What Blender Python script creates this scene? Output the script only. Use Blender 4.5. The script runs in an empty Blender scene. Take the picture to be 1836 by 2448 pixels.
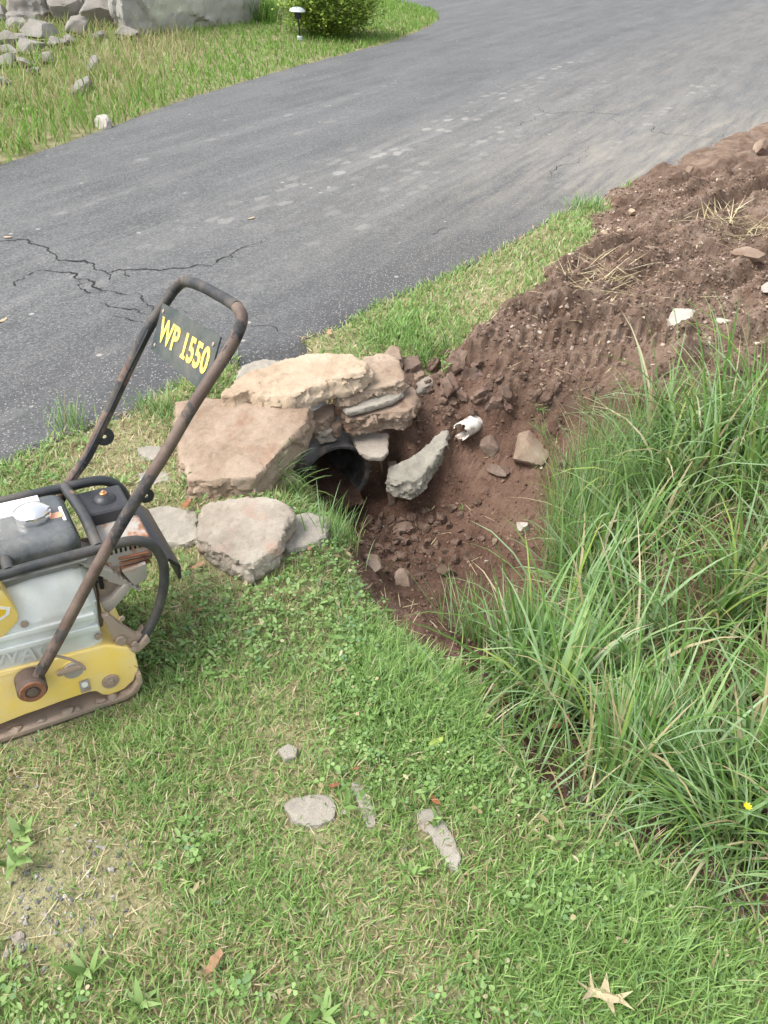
import bpy, bmesh, math, random
import numpy as np
from mathutils import Vector, Matrix

random.seed(7)
RNG = np.random.default_rng(11)
SC = bpy.context.scene
COL = SC.collection
PI = math.pi

# ------------------------------------------------------------------ camera
CAM_H, PITCH = 1.6, math.radians(38.0)
FPX, PCX, PCY = 1842.0, 918.0, 1224.0            # focal length and centre for a 1836 x 2448 frame
cam_d = bpy.data.cameras.new('camera')
cam = bpy.data.objects.new('camera', cam_d)
COL.objects.link(cam)
cam.location = (0, 0, CAM_H)
cam.rotation_euler = (PI/2 - PITCH, 0, 0)
cam_d.sensor_fit = 'VERTICAL'
cam_d.angle = 2*math.atan(1224/FPX)
cam_d.clip_start, cam_d.clip_end = 0.02, 400
SC.camera = cam

# ------------------------------------------------------------------ light: bright overcast
SUN_EL, SUN_AZ = math.radians(60), math.radians(-105)     # azimuth from +Y towards +X
W = bpy.data.worlds.new('World'); SC.world = W; W.use_nodes = True
wn = W.node_tree; wn.nodes.clear()
sky = wn.nodes.new('ShaderNodeTexSky'); sky.sky_type = 'NISHITA'; sky.sun_disc = False
sky.sun_elevation = SUN_EL; sky.sun_rotation = SUN_AZ
sky.air_density = 1.0; sky.dust_density = 3.0
hs = wn.nodes.new('ShaderNodeHueSaturation'); hs.inputs['Saturation'].default_value = 0.28
bg = wn.nodes.new('ShaderNodeBackground'); bg.inputs['Strength'].default_value = 0.148
wo = wn.nodes.new('ShaderNodeOutputWorld')
wn.links.new(sky.outputs[0], hs.inputs['Color']); wn.links.new(hs.outputs[0], bg.inputs['Color'])
wn.links.new(bg.outputs[0], wo.inputs['Surface'])
sun_d = bpy.data.lights.new('sun', 'SUN'); sun_d.energy = 1.5; sun_d.angle = math.radians(26)
sun_d.color = (1.0, 0.95, 0.88)
sun = bpy.data.objects.new('sun', sun_d); COL.objects.link(sun)
sdir = Vector((math.sin(SUN_AZ)*math.cos(SUN_EL), math.cos(SUN_AZ)*math.cos(SUN_EL), math.sin(SUN_EL)))
sun.rotation_euler = sdir.to_track_quat('Z', 'Y').to_euler(); sun.location = sdir*30
SC.view_settings.view_transform = 'Standard'; SC.view_settings.look = 'None'
SC.view_settings.exposure = 1.28; SC.view_settings.gamma = 1.0
SC.view_settings.use_curve_mapping = False
SC.cycles.max_bounces = 6; SC.cycles.diffuse_bounces = 3; SC.cycles.glossy_bounces = 2
SC.cycles.transmission_bounces = 3; SC.cycles.transparent_max_bounces = 4
SC.cycles.use_denoising = True

# ------------------------------------------------------------------ measuring: photograph pixel <-> place
CT, ST = math.cos(PITCH), math.sin(PITCH)
def ray(px, py):
    u, v = (px-PCX)/FPX, -(py-PCY)/FPX
    return np.array([u, CT + v*ST, -ST + v*CT])
def at(px, py, z=0.0):
    d = ray(px, py); t = (z-CAM_H)/d[2]
    return np.array([0, 0, CAM_H]) + t*d
def on_plane(px, py, c, gx, gy):
    d = ray(px, py); o = np.array([0, 0, CAM_H])
    t = (c[2] + gx*(o[0]-c[0]) + gy*(o[1]-c[1]) - o[2])/(d[2] - gx*d[0] - gy*d[1])
    return o + t*d
def pix(x, y, z):
    dz = z-CAM_H
    depth = np.maximum(y*CT - dz*ST, 0.05)
    return PCX + FPX*x/depth, PCY - FPX*(y*ST + dz*CT)/depth, depth
def sdist(px, py, poly):
    """signed distance to a polygon, positive inside (numpy)"""
    px = np.asarray(px, float); py = np.asarray(py, float)
    P = np.array(poly, float); n = len(P)
    d = np.full(px.shape, 1e18); ins = np.zeros(px.shape, bool)
    for i in range(n):
        ax, ay = P[i]; bx, by = P[(i+1) % n]
        ex, ey = bx-ax, by-ay; L = ex*ex+ey*ey+1e-12
        t = np.clip(((px-ax)*ex + (py-ay)*ey)/L, 0, 1)
        d = np.minimum(d, (px-ax-t*ex)**2 + (py-ay-t*ey)**2)
        if ay != by:
            c = ((ay > py) != (by > py)) & (px < (bx-ax)*(py-ay)/(by-ay) + ax)
            ins ^= c
    return np.where(ins, 1, -1)*np.sqrt(d)
def sstep(a, b, x):
    t = np.clip((x-a)/(b-a), 0, 1); return t*t*(3-2*t)

# ------------------------------------------------------------------ noise (numpy)
def _h(ix, iy, iz, s):
    n = (ix.astype(np.int64)*374761393 + iy.astype(np.int64)*668265263 + iz.astype(np.int64)*2147483647 + s*974634749) & 0xffffffff
    n = ((n ^ (n >> 13))*1274126177) & 0xffffffff
    n = ((n ^ (n >> 16))*2246822519) & 0xffffffff
    return ((n ^ (n >> 15)) & 0xffffff)/float(0xffffff)
def vnoise(x, y, z=None, s=0):
    x = np.asarray(x, float); y = np.asarray(y, float)
    z = np.zeros_like(x) if z is None else np.asarray(z, float)
    ix, iy, iz = np.floor(x), np.floor(y), np.floor(z)
    fx, fy, fz = x-ix, y-iy, z-iz
    fx, fy, fz = fx*fx*(3-2*fx), fy*fy*(3-2*fy), fz*fz*(3-2*fz)
    r = 0
    for a in (0, 1):
        for b in (0, 1):
            for c in (0, 1):
                w = (fx if a else 1-fx)*(fy if b else 1-fy)*(fz if c else 1-fz)
                r = r + w*_h(ix+a, iy+b, iz+c, s)
    return r*2-1
def fbm(x, y, z=None, s=0, o=4, g=0.5):
    r = 0; a = 1; t = 0; k = 1.0
    for i in range(o):
        r = r + a*vnoise(x*k, y*k, None if z is None else z*k, s+i*17); t += a; a *= g; k *= 2.03
    return r/t

def facets(P, size, s=0):
    """piecewise planar offsets, for broken stone"""
    C = P/size; I = np.floor(C); best = np.full(len(P), 1e9); val = np.zeros(len(P))
    for a in (-1, 0, 1):
        for b in (-1, 0, 1):
            for c in (-1, 0, 1):
                J = I + np.array([a, b, c]); h = [_h(J[:, 0], J[:, 1], J[:, 2], s+k) for k in range(7)]
                D = C - (J + np.stack(h[:3], -1)); d2 = (D**2).sum(1); m_ = d2 < best
                g = (h[3]-.5) + (D*(np.stack(h[4:7], -1)-.5)).sum(1)*1.6
                best = np.where(m_, d2, best); val = np.where(m_, g, val)
    return val

# ------------------------------------------------------------------ mesh helpers
def mesh_np(name, V, faces_idx, sizes, smooth=False):
    me = bpy.data.meshes.new(name)
    V = np.asarray(V, np.float32); faces_idx = np.asarray(faces_idx, np.int32).ravel(); sizes = np.asarray(sizes, np.int32)
    me.vertices.add(len(V)); me.vertices.foreach_set('co', V.ravel())
    me.loops.add(len(faces_idx)); me.loops.foreach_set('vertex_index', faces_idx)
    me.polygons.add(len(sizes))
    st = np.zeros(len(sizes), np.int32); st[1:] = np.cumsum(sizes)[:-1]
    me.polygons.foreach_set('loop_start', st)
    me.polygons.foreach_set('use_smooth', np.full(len(sizes), smooth, bool))
    me.update(calc_edges=True); me.validate()
    return me
def attr(me, name, vals):
    a = me.attributes.new(name, 'FLOAT', 'POINT'); a.data.foreach_set('value', np.asarray(vals, np.float32))
def link(name, me, mat, parent=None, loc=None):
    o = bpy.data.objects.new(name, me); COL.objects.link(o)
    if mat is not None:
        me.materials.clear(); me.materials.append(mat)
    if parent is not None: o.parent = parent
    if loc is not None: o.location = loc
    return o
def tag(o, label=None, cat=None, group=None, kind=None):
    if label: o['label'] = label
    if cat: o['category'] = cat
    if group: o['group'] = group
    if kind: o['kind'] = kind
    return o
def empty(name, loc=(0, 0, 0)):
    o = bpy.data.objects.new(name, None); COL.objects.link(o); o.location = loc; o.empty_display_size = 0.05
    return o
def bm_mesh(name, bm, smooth=False):
    bmesh.ops.recalc_face_normals(bm, faces=bm.faces)
    me = bpy.data.meshes.new(name); bm.to_mesh(me); bm.free()
    if smooth:
        me.polygons.foreach_set('use_smooth', np.ones(len(me.polygons), bool))
    return me
def smooth_angle(me, deg=40):
    me.polygons.foreach_set('use_smooth', np.ones(len(me.polygons), bool))
    me.set_sharp_from_angle(angle=math.radians(deg))
    return me
def baked(o):
    dg = bpy.context.evaluated_depsgraph_get()
    return bpy.data.meshes.new_from_object(o.evaluated_get(dg))
def get_v(me):
    V = np.empty(len(me.vertices)*3, np.float32); me.vertices.foreach_get('co', V); return V.reshape(-1, 3).astype(float)
def set_v(me, V):
    me.vertices.foreach_set('co', np.asarray(V, np.float32).ravel()); me.update()
def get_n(me):
    N = np.empty(len(me.vertices)*3, np.float32); me.vertices.foreach_get('normal', N); return N.reshape(-1, 3).astype(float)

# ------------------------------------------------------------------ material helpers
class Mat:
    def __init__(s, name):
        s.m = bpy.data.materials.new(name); s.m.use_nodes = True
        s.nt = s.m.node_tree; s.nt.nodes.clear()
        s.out = s.nt.nodes.new('ShaderNodeOutputMaterial')
    def n(s, t, ins=None, **props):
        k = s.nt.nodes.new(t)
        for a, b in props.items(): setattr(k, a, b)
        for a, b in (ins or {}).items(): s.put(k.inputs[a], b)
        return k
    def put(s, sock, v):
        if isinstance(v, bpy.types.NodeSocket): s.nt.links.new(v, sock)
        elif isinstance(v, (tuple, list)) and len(v) == 3 and sock.type == 'RGBA': sock.default_value = (*v, 1)
        else: sock.default_value = v
    def obj(s): return s.n('ShaderNodeTexCoord').outputs['Object']
    def pos(s): return s.n('ShaderNodeNewGeometry').outputs['Position']
    def map(s, v, scale=(1, 1, 1), rot=(0, 0, 0), loc=(0, 0, 0)):
        return s.n('ShaderNodeMapping', {'Vector': v, 'Scale': scale, 'Rotation': rot, 'Location': loc}).outputs[0]
    def noise(s, v, scale, detail=4, rough=.55, dist=0):
        return s.n('ShaderNodeTexNoise', {'Vector': v, 'Scale': scale, 'Detail': detail, 'Roughness': rough, 'Distortion': dist}).outputs[0]
    def voro(s, v, scale, feature='F1', out='Distance', rnd=1.0):
        return s.n('ShaderNodeTexVoronoi', {'Vector': v, 'Scale': scale, 'Randomness': rnd}, feature=feature).outputs[out]
    def ramp(s, f, stops):
        k = s.n('ShaderNodeValToRGB', {'Fac': f}); e = k.color_ramp.elements
        while len(e) < len(stops): e.new(0.5)
        for i, (p, c) in enumerate(stops):
            e[i].position = p; e[i].color = (*c, 1) if isinstance(c, (tuple, list)) else (c, c, c, 1)
        return k.outputs[0]
    def mix(s, f, a, b, blend='MIX'):
        k = s.n('ShaderNodeMix', data_type='RGBA', blend_type=blend)
        s.put(k.inputs[0], f); s.put(k.inputs[6], a); s.put(k.inputs[7], b); return k.outputs[2]
    def math(s, op, a, b=0.0, c=None, clamp=False):
        k = s.n('ShaderNodeMath', operation=op, use_clamp=clamp); s.put(k.inputs[0], a); s.put(k.inputs[1], b)
        if c is not None: s.put(k.inputs[2], c)
        return k.outputs[0]
    def attr(s, name): return s.n('ShaderNodeAttribute', attribute_name=name).outputs['Fac']
    def island(s): return s.n('ShaderNodeNewGeometry').outputs['Random Per Island']
    def bump(s, h, strength=.5, dist=.01):
        return s.n('ShaderNodeBump', {'Height': h, 'Strength': strength, 'Distance': dist}).outputs[0]
    def bsdf(s, col, rough=.8, metal=0.0, normal=None, spec=.35, trans=None):
        k = s.n('ShaderNodeBsdfPrincipled', {'Base Color': col, 'Roughness': rough, 'Metallic': metal, 'Specular IOR Level': spec})
        if normal is not None: s.put(k.inputs['Normal'], normal)
        sh = k.outputs[0]
        if trans:
            t = s.n('ShaderNodeBsdfTranslucent', {'Color': col})
            mx = s.n('ShaderNodeMixShader', {0: trans}); s.put(mx.inputs[1], sh); s.put(mx.inputs[2], t.outputs[0]); sh = mx.outputs[0]
        s.nt.links.new(sh, s.out.inputs['Surface'])
        return s.m

def stone_mat(name, c_lo, c_mid, c_hi, stain=None, bump=.55, stain_lo=.52, scale=1.0):
    m = Mat(name); v = m.obj()
    big = m.noise(v, 5*scale, 6, .6); fine = m.noise(v, 60, 6, .65); grit = m.noise(v, 320, 3, .6)
    f = m.math('ADD', m.math('MULTIPLY', big, .75), m.math('MULTIPLY', fine, .25))
    col = m.ramp(f, [(.36, c_lo), (.5, c_mid), (.62, c_hi)])
    if stain is not None:
        sn = m.noise(m.map(v, loc=(3.1, 1.7, .4)), 7*scale, 6, .65, .4)
        col = m.mix(m.ramp(sn, [(stain_lo, 0.0), (stain_lo+.12, .85)]), col, stain)
    col = m.mix(m.ramp(grit, [(.3, .35), (.5, 0.0)]), col, tuple(c*.55 for c in c_lo))
    h = m.math('ADD', m.math('MULTIPLY', fine, .7), m.math('MULTIPLY', grit, .3))
    return m.bsdf(col, .88, normal=m.bump(h, bump, .012), spec=.25)

# ------------------------------------------------------------------ outlines measured in the photograph
NEAR_EDGE = [(-900, 1500), (-300, 1235), (0, 1106), (147, 1037), (330, 975), (400, 930), (500, 880), (575, 850), (690, 820), (819, 775), (890, 728),
             (1000, 688), (1107, 640), (1210, 585), (1328, 520), (1417, 485), (1549, 415), (1700, 348), (1836, 296), (2100, 205), (2600, 80)]
FAR_LAWN = [(-1500, 780), (-600, 560), (-300, 488), (0, 398), (221, 321), (443, 238), (708, 160), (941, 100), (1030, 62), (1051, 46), (1040, 24), (963, 5), (880, -12), (760, -30)]
near_w = [tuple(at(*p)[:2]) for p in NEAR_EDGE]
far_w = [tuple(at(*p)[:2]) for p in FAR_LAWN]
ROAD_POLY = near_w + [(60, 20), (60, 90), (-90, 90), (-90, 5), (-14, 1.0)]
FARL_POLY = far_w + [(-8, 34), (-40, 60), (-90, 60), (-90, 4)]
DIRT_POLY = [(735, 1085), (745, 1160), (775, 1215), (812, 1245), (832, 1285), (840, 1340), (872, 1425), (930, 1492), (990, 1560), (1060, 1600), (1130, 1640), (1170, 1720), (1260, 1840), (1380, 1950),
             (1480, 2010), (1640, 2100), (1720, 2180), (1840, 2250), (2700, 2420), (3200, 1500), (3000, 700), (2600, 95), (2100, 190), (1836, 275), (1700, 328), (1560, 395), (1450, 470), (1410, 515),
             (1425, 560), (1330, 650), (1240, 722), (1170, 762), (1105, 800), (1065, 860), (1035, 895), (1000, 890), (900, 878), (800, 880), (715, 930), (690, 1010)]

# terrain heights: control points (pixel, height) interpolated with a thin-plate spline
CTRL = [(p[0], p[1], 0.0) for p in NEAR_EDGE[1:-3]]
CTRL += [(300, 1800, 0), (600, 1800, 0), (900, 1800, 0), (200, 2300, 0), (700, 2300, 0), (1200, 2350, -.01), (1000, 2050, 0), (100, 1450, 0), (350, 1450, 0), (-300, 1500, 0), (-300, 2300, 0), (600, 1450, 0),
         (600, 1350, 0), (700, 1320, 0), (780, 1262, -.01), (480, 1330, 0), (250, 1150, 0), (300, 1000, 0), (430, 1080, 0), (520, 930, .01), (640, 1180, .0), (690, 1100, -.02),
         (825, 1280, -.04), (850, 1400, -.06), (925, 1505, -.06), (1000, 1575, -.06), (1080, 1625, -.05), (1150, 1720, -.04), (1230, 1850, -.04), (1400, 1990, -.05), (1600, 2130, -.05), (1836, 2280, -.04),
         (770, 1215, -.3), (800, 1215, -.39), (860, 1215, -.38), (760, 1120, -.36), (900, 1270, -.39), (880, 1330, -.35), (960, 1330, -.37), (930, 1400, -.26), (985, 1480, -.17), (1060, 1400, -.30), (1080, 1300, -.36), (1160, 1310, -.33), (900, 1200, -.36),
         (1180, 1500, -.30), (1120, 1560, -.18), (1250, 1650, -.26), (1400, 1750, -.26), (1550, 1850, -.26), (1750, 2000, -.25), (2000, 2120, -.22), (1400, 1500, -.30), (1600, 1600, -.28), (1836, 1700, -.24), (2200, 1800, -.2),
         (1000, 1130, -.27), (1080, 1180, -.29), (1200, 1180, -.24), (1320, 1150, -.17), (1110, 1055, -.15), (1240, 1110, -.17), (1330, 1030, -.08), (1040, 950, -.07), (1120, 945, -.09), (1130, 890, .0), (1200, 960, -.04), (1090, 850, .02),
         (1180, 800, .05), (1300, 840, .03), (1430, 900, .0), (1500, 1000, -.03), (1650, 950, -.0), (1836, 900, .0), (2200, 900, 0), (1500, 1150, -.12), (1700, 1150, -.08), (2100, 1200, -.03), (1836, 1300, -.14), (1600, 800, .03), (1500, 650, .05), (1700, 500, .06), (1836, 450, .07), (1836, 650, .03), (2300, 500, .06),
         (900, 860, .0), (1000, 800, .01), (820, 900, 0), (930, 960, -.02), (940, 1050, -.06), (1010, 1030, -.06), (900, 1045, -.05), (990, 1070, -.09), (1050, 1000, -.06), (940, 1190, -.33), (1010, 1190, -.31)]
_P = np.array([[*at(*c)[:2], c[2]] for c in CTRL])
_ex = np.array([(-3, .5, 0), (-3, 3, 0), (-2.5, 1.5, 0), (-1, -.3, 0), (0, -.5, 0), (1, -.3, 0), (2, -.2, -.1), (3, .6, -.15), (3.5, 2, -.03), (4, 4, .05), (5.5, 5, .03), (2, 6.5, 0), (5, 8, 0), (-1, 5, 0), (-4, 4, 0), (3.5, 3, .03), (0, 5.5, 0)])
_P = np.vstack([_P, _ex])
def _U(r2): return .5*r2*np.log(r2+1e-9)
_n = len(_P); _K = _U(((_P[:, None, :2]-_P[None, :, :2])**2).sum(-1)) + np.eye(_n)*.004
_Q = np.hstack([np.ones((_n, 1)), _P[:, :2]])
_A = np.vstack([np.hstack([_K, _Q]), np.hstack([_Q.T, np.zeros((3, 3))])])
_cf = np.linalg.solve(_A, np.concatenate([_P[:, 2], np.zeros(3)]))

PIPE_M = np.array([-.190, 2.535, -.205]); PIPE_R = .150                    # culvert mouth centre
PIPE_D = np.array([-.42, .9075, .0])                                      # direction into the bank
def base_exact(x, y):
    x = np.asarray(x, float); y = np.asarray(y, float); sh = x.shape; X = x.ravel(); Y = y.ravel()
    r = np.zeros(len(X)); CH = 60000
    loc = (X > -3.2) & (X < 5.2) & (Y > -.6) & (Y < 7.2); idx = np.nonzero(loc)[0]
    for k in range(0, len(idx), CH):
        i = idx[k:k+CH]
        d2 = (X[i, None]-_P[None, :, 0])**2 + (Y[i, None]-_P[None, :, 1])**2
        r[i] = _U(d2)@_cf[:_n] + _cf[_n] + _cf[_n+1]*X[i] + _cf[_n+2]*Y[i]
    w = sstep(-3.2, -2.2, X)*sstep(5.2, 4.2, X)*sstep(7.2, 6.0, Y)*sstep(-.6, -.1, Y)
    r = np.clip(r, -.45, .12)*w
    return r.reshape(sh)
_gx, _gy = np.linspace(-3.2, 5.2, 421), np.linspace(-.6, 7.2, 391)
_HG = base_exact(*np.meshgrid(_gx, _gy))
def base_h(x, y):
    x = np.asarray(x, float); y = np.asarray(y, float)
    u = np.clip((x+3.2)/.02, 0, 419.999); v = np.clip((y+.6)/.02, 0, 389.999); i = u.astype(int); j = v.astype(int); u = u-i; v = v-j
    h = (_HG[j, i]*(1-u)+_HG[j, i+1]*u)*(1-v) + (_HG[j+1, i]*(1-u)+_HG[j+1, i+1]*u)*v
    return np.where((x > -3.2) & (x < 5.2) & (y > -.6) & (y < 7.2), h, 0.0)
# where the compactor stands: its frame, and the lawn pressed to its plate
ph, ti, ro = .52, -.075, -.05
ma = np.array([math.cos(ph)*math.cos(ti), math.sin(ph)*math.cos(ti), math.sin(ti)])
mb = np.array([-math.sin(ph)*math.cos(ro), math.cos(ph)*math.cos(ro), math.sin(ro)])
mc = np.cross(ma, mb); mc /= np.linalg.norm(mc); mb = np.cross(mc, ma)
MO = at(75, 1640, .15) - .15*mc
PLATE_POLY = [tuple((MO + ma*u + mb*v)[:2]) for u, v in ((-.40, 0.0), (.245, 0.0), (.245, .44), (-.40, .44))]
def lawn_h(x, y):
    h = base_h(x, y)
    zp = (mc@MO - .016 - mc[0]*x - mc[1]*y)/mc[2]; near = (x > -2) & (x < .2) & (y > .4) & (y < 2.4); w = np.zeros_like(h)
    if near.any(): w[near] = sstep(-.28, -.04, sdist(x[near], y[near], PLATE_POLY))
    h = h + w*(zp-h)
    return h + (.008*fbm(x*2.2, y*2.2, s=3, o=3) + .004*fbm(x*9, y*9, s=5, o=2))*(1-.8*w)
def far_rise(x, y):
    sd = sdist(x, y, FARL_POLY)
    return sstep(0, 4, sd)*.25
# tyre-lug prints pressed into the bank (three rows of short grooves)
TR0 = at(1225, 905, .03)[:2]; TR1 = at(1460, 870, .03)[:2]
def lugs(x, y):
    d = TR1-TR0; L = np.hypot(*d); d = d/L; n = np.array([-d[1], d[0]])
    u = (x-TR0[0])*d[0] + (y-TR0[1])*d[1]; v = (x-TR0[0])*n[0] + (y-TR0[1])*n[1]
    r = 0
    for v0, hw, sk in ((0.0, .075, -.85), (.20, .06, -.8), (.42, .06, -.85), (.66, .05, -.8), (.95, .06, -.8)):
        inb = sstep(hw+.012, hw-.012, np.abs(v-v0))*sstep(-.12, -.02, u)*sstep(L+.9, L+.3, u)
        ph = (u + sk*(v-v0))/.055
        g = sstep(.18, .36, np.abs(ph-np.floor(ph)-.5))
        r = r - inb*(.040*(1-g) + .004)*(.65+.35*vnoise(x*8, y*8, s=44))
    return r
RUT0, RUT1 = at(1150, 775, .04)[:2], at(1836, 470, .06)[:2]
BANK_POLY = [tuple(at(a, b, .02)[:2]) for a, b in ((1062, 835), (1035, 885), (1062, 935), (1120, 958), (1185, 972), (1235, 940), (1330, 945), (1450, 975), (1600, 960), (2100, 900), (2100, 400), (1700, 450), (1300, 690), (1130, 790))]
def dirt_h(x, y, sd):
    h = base_h(x, y)
    rough = .028*fbm(x*3.2, y*3.2, s=21, o=3) + .020*np.abs(fbm(x*8, y*8, s=31, o=3)) + .010*fbm(x*20, y*20, s=41, o=3) + .004*vnoise(x*95, y*95, s=52)
    Pf = np.stack([(x + .02*vnoise(x*11, y*11, s=57)).ravel(), (y + .02*vnoise(x*11, y*11, s=58)).ravel(), np.zeros(x.size)], -1)
    flat_ = 1 - .5*np.exp(-((sdist(x, y, BANK_POLY))/.12)**2)
    rough = rough + flat_*(.024*facets(Pf, .13, 5) + .016*facets(Pf, .055, 6) + .007*facets(Pf, .026, 8)).reshape(x.shape)
    pitf = sstep(-.30, -.12, h); rough = rough*(.55 + .45*pitf)
    bs = sdist(x, y, BANK_POLY) + .05*fbm(x*7, y*7, s=55, o=3); rough = rough + (.085 + .05*fbm(x*5, y*5, s=66, o=2))*sstep(-.035, .035, bs)*sstep(1.0, .1, bs)
    steep = np.exp(-(bs/.07)**2); rough = rough*(1-.0*steep)
    c1 = vnoise(x*14+3*fbm(x*5, y*5, s=9, o=2), y*14, s=61); rough = rough + .020*sstep(.25, .5, c1)*pitf
    # heaped edge of the bank above the pit
    p = at(1140, 850, .03); q = np.exp(-(((x-p[0])/.20)**2 + ((y-p[1])/.16)**2)); rough = rough + q*(.05+.05*np.abs(fbm(x*7, y*7, s=71, o=3)))
    # wheel ruts with pushed-up lips running along the bank
    d_ = RUT1-RUT0; d_ = d_/np.hypot(*d_); v = -d_[1]*(x-RUT0[0]) + d_[0]*(y-RUT0[1]) + .03*fbm(x*1.5, y*1.5, s=4, o=2); u = d_[0]*(x-RUT0[0]) + d_[1]*(y-RUT0[1])
    for v0, wd, dp in ((.0, .05, .075), (.26, .04, .05), (-.30, .05, .07), (-.62, .06, .075), (.62, .05, .06), (-1.0, .06, .07)):
        q = (v-v0)/wd; rough = rough + sstep(-.1, .25, u)*dp*(.8*np.exp(-(np.abs(q)-1.7)**2*2) - np.exp(-q*q))*(.6+.5*vnoise(x*3, y*3, s=int(50+v0*100)))
    lg = lugs(x, y); tz = np.exp(-(((x-.5*(TR0[0]+TR1[0]))/.34)**2 + ((y-.5*(TR0[1]+TR1[1])-.1)/.22)**2))
    return h + rough*sstep(-.02, .06, sd)*(1-.6*tz) + lg
def pipe_slot(x, y, h):
    u = (x-PIPE_M[0])*PIPE_D[0] + (y-PIPE_M[1])*PIPE_D[1]
    v = -(x-PIPE_M[0])*PIPE_D[1] + (y-PIPE_M[1])*PIPE_D[0]
    ins = (u > -.10) & (u < 1.7) & (np.abs(v) < PIPE_R+.012)
    h = np.where(ins, np.minimum(h, PIPE_M[2]-PIPE_R-.03), h)
    w = sstep(-.10, -.05, u)*sstep(.34, .24, u)*sstep(-PIPE_R-.15, -PIPE_R-.09, v)*sstep(.0, -.02, v)
    return h + w*(np.minimum(h, -.385)-h)*(~ins)
def dirt_sd(x, y, h):
    a, b, d = pix(x, y, h)
    return sdist(a, b, DIRT_POLY)*d/FPX + .035*fbm(x*6, y*6, s=81, o=3) + .09*fbm(x*2.6, y*2.6, s=83, o=2)*sstep(2.7, 3.3, y)
def road_sd(x, y):
    a = sdist(x, y, ROAD_POLY); b = sdist(x, y, FARL_POLY)
    return np.minimum(a, -b) + .02*fbm(x*5, y*5, s=91, o=2) + .008*vnoise(x*25, y*25, s=92)

def fan_grid(y0, y1, ratio, s0, s1, ncol, off=.5):
    ys = [y0]
    while ys[-1] < y1: ys.append(ys[-1] + (ys[-1]+off)*(ratio-1))
    ys = np.array(ys); s = np.linspace(s0, s1, ncol)
    Y = np.repeat(ys[:, None], ncol, 1); X = s[None, :]*(ys[:, None]+off)
    return X, Y
def grid_faces(nr, nc, keep=None):
    i = np.arange(nr-1)[:, None]*nc + np.arange(nc-1)[None, :]
    q = np.stack([i, i+1, i+nc+1, i+nc], -1).reshape(-1, 4)
    if keep is not None:
        k = keep.ravel(); q = q[k[q].any(1)]
    return q
def sheet(name, X, Y, Z, keep, mat, attrs=None, smooth=True):
    nr, nc = X.shape; q = grid_faces(nr, nc, keep)
    used = np.zeros(nr*nc, bool); used[q.ravel()] = True
    remap = np.cumsum(used)-1
    V = np.stack([X.ravel(), Y.ravel(), Z.ravel()], -1)[used]
    me = mesh_np(name, V, remap[q], np.full(len(q), 4), smooth)
    for k, a in (attrs or {}).items(): attr(me, k, np.asarray(a).ravel()[used])
    return link(name, me, mat)

# ------------------------------------------------------------------ ground materials
m = Mat('lawn_soil'); v = m.pos()
c = m.ramp(m.noise(v, 9, 6, .65), [(.3, (.13, .13, .06)), (.5, (.22, .215, .11)), (.66, (.31, .295, .17))])
c = m.mix(m.ramp(m.noise(v, 130, 3), [(.5, 0.0), (.62, .7)]), c, (.32, .27, .17))
SOIL = m.bsdf(c, .95, normal=m.bump(m.noise(v, 90, 5), .8, .02), spec=.1)

m = Mat('dug_earth'); v = m.pos()
lo = m.noise(v, 2.2, 5, .6); mid = m.noise(v, 14, 6, .65); fi = m.noise(v, 90, 5, .7); gr = m.noise(v, 330, 2, .6)
f = m.math('ADD', m.math('MULTIPLY', lo, .45), m.math('ADD', m.math('MULTIPLY', mid, .35), m.math('MULTIPLY', fi, .2)))
dry = m.attr('dryness')
wet = m.ramp(f, [(.38, (.076, .043, .030)), (.5, (.142, .085, .061)), (.62, (.21, .136, .101))])
pal = m.ramp(f, [(.36, (.10, .066, .047)), (.5, (.188, .130, .095)), (.64, (.32, .238, .184))])
plp = m.ramp(m.noise(m.map(v, scale=(1, 1.6, 1)), 6, 6, .7), [(.54, 0.0), (.66, .7)])
pal = m.mix(plp, pal, (.33, .26, .206))
c = m.mix(dry, wet, pal)
c = m.mix(m.ramp(gr, [(.62, 0.0), (.74, .6)]), c, (.36, .29, .23))
c = m.mix(m.ramp(m.noise(m.map(v, loc=(5, 2, 1)), 5, 4, .6), [(.58, 0.0), (.7, .45)]), c, (.15, .086, .056))
h = m.math('ADD', m.math('MULTIPLY', fi, .7), m.math('MULTIPLY', gr, .35))
DIRT = m.bsdf(c, .95, normal=m.bump(h, .9, .02), spec=.12)

RD = at(1560, 88)[:2]-at(1010, 318)[:2]; RANG = math.atan2(RD[1], RD[0])
m = Mat('asphalt'); v = m.pos()
uv = m.map(v, rot=(0, 0, -RANG))
sep = m.n('ShaderNodeSeparateXYZ', {0: uv}); ru, rv = sep.outputs[0], sep.outputs[1]
grain = m.noise(v, 260, 4, .75); agg = m.voro(v, 190); mott = m.noise(v, 1.6, 5, .6)
strk = m.noise(m.map(uv, scale=(.35, 3.2, 1)), 1.0, 6, .62)
strk2 = m.noise(m.map(uv, scale=(1.2, 9, 1)), 1.0, 5, .6)
c = m.ramp(mott, [(.35, (.060, .063, .065)), (.65, (.088, .090, .091))])
c = m.mix(m.ramp(strk, [(.38, 0.0), (.68, .6)]), c, (.138, .140, .141))
c = m.mix(m.ramp(strk2, [(.52, 0.0), (.72, .35)]), c, (.19, .185, .17))
c = m.mix(m.ramp(agg, [(.0, .45), (.35, 0.0)]), c, (.16, .16, .16))
g2 = m.noise(v, 75, 4, .8)
c = m.mix(m.ramp(g2, [(.32, .9), (.5, 0.0)]), c, (.028, .029, .031))
c = m.mix(m.ramp(g2, [(.52, 0.0), (.66, .9)]), c, (.21, .21, .205))
c = m.mix(m.ramp(grain, [(.30, .6), (.46, 0.0)]), c, (.025, .026, .03))
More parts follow.
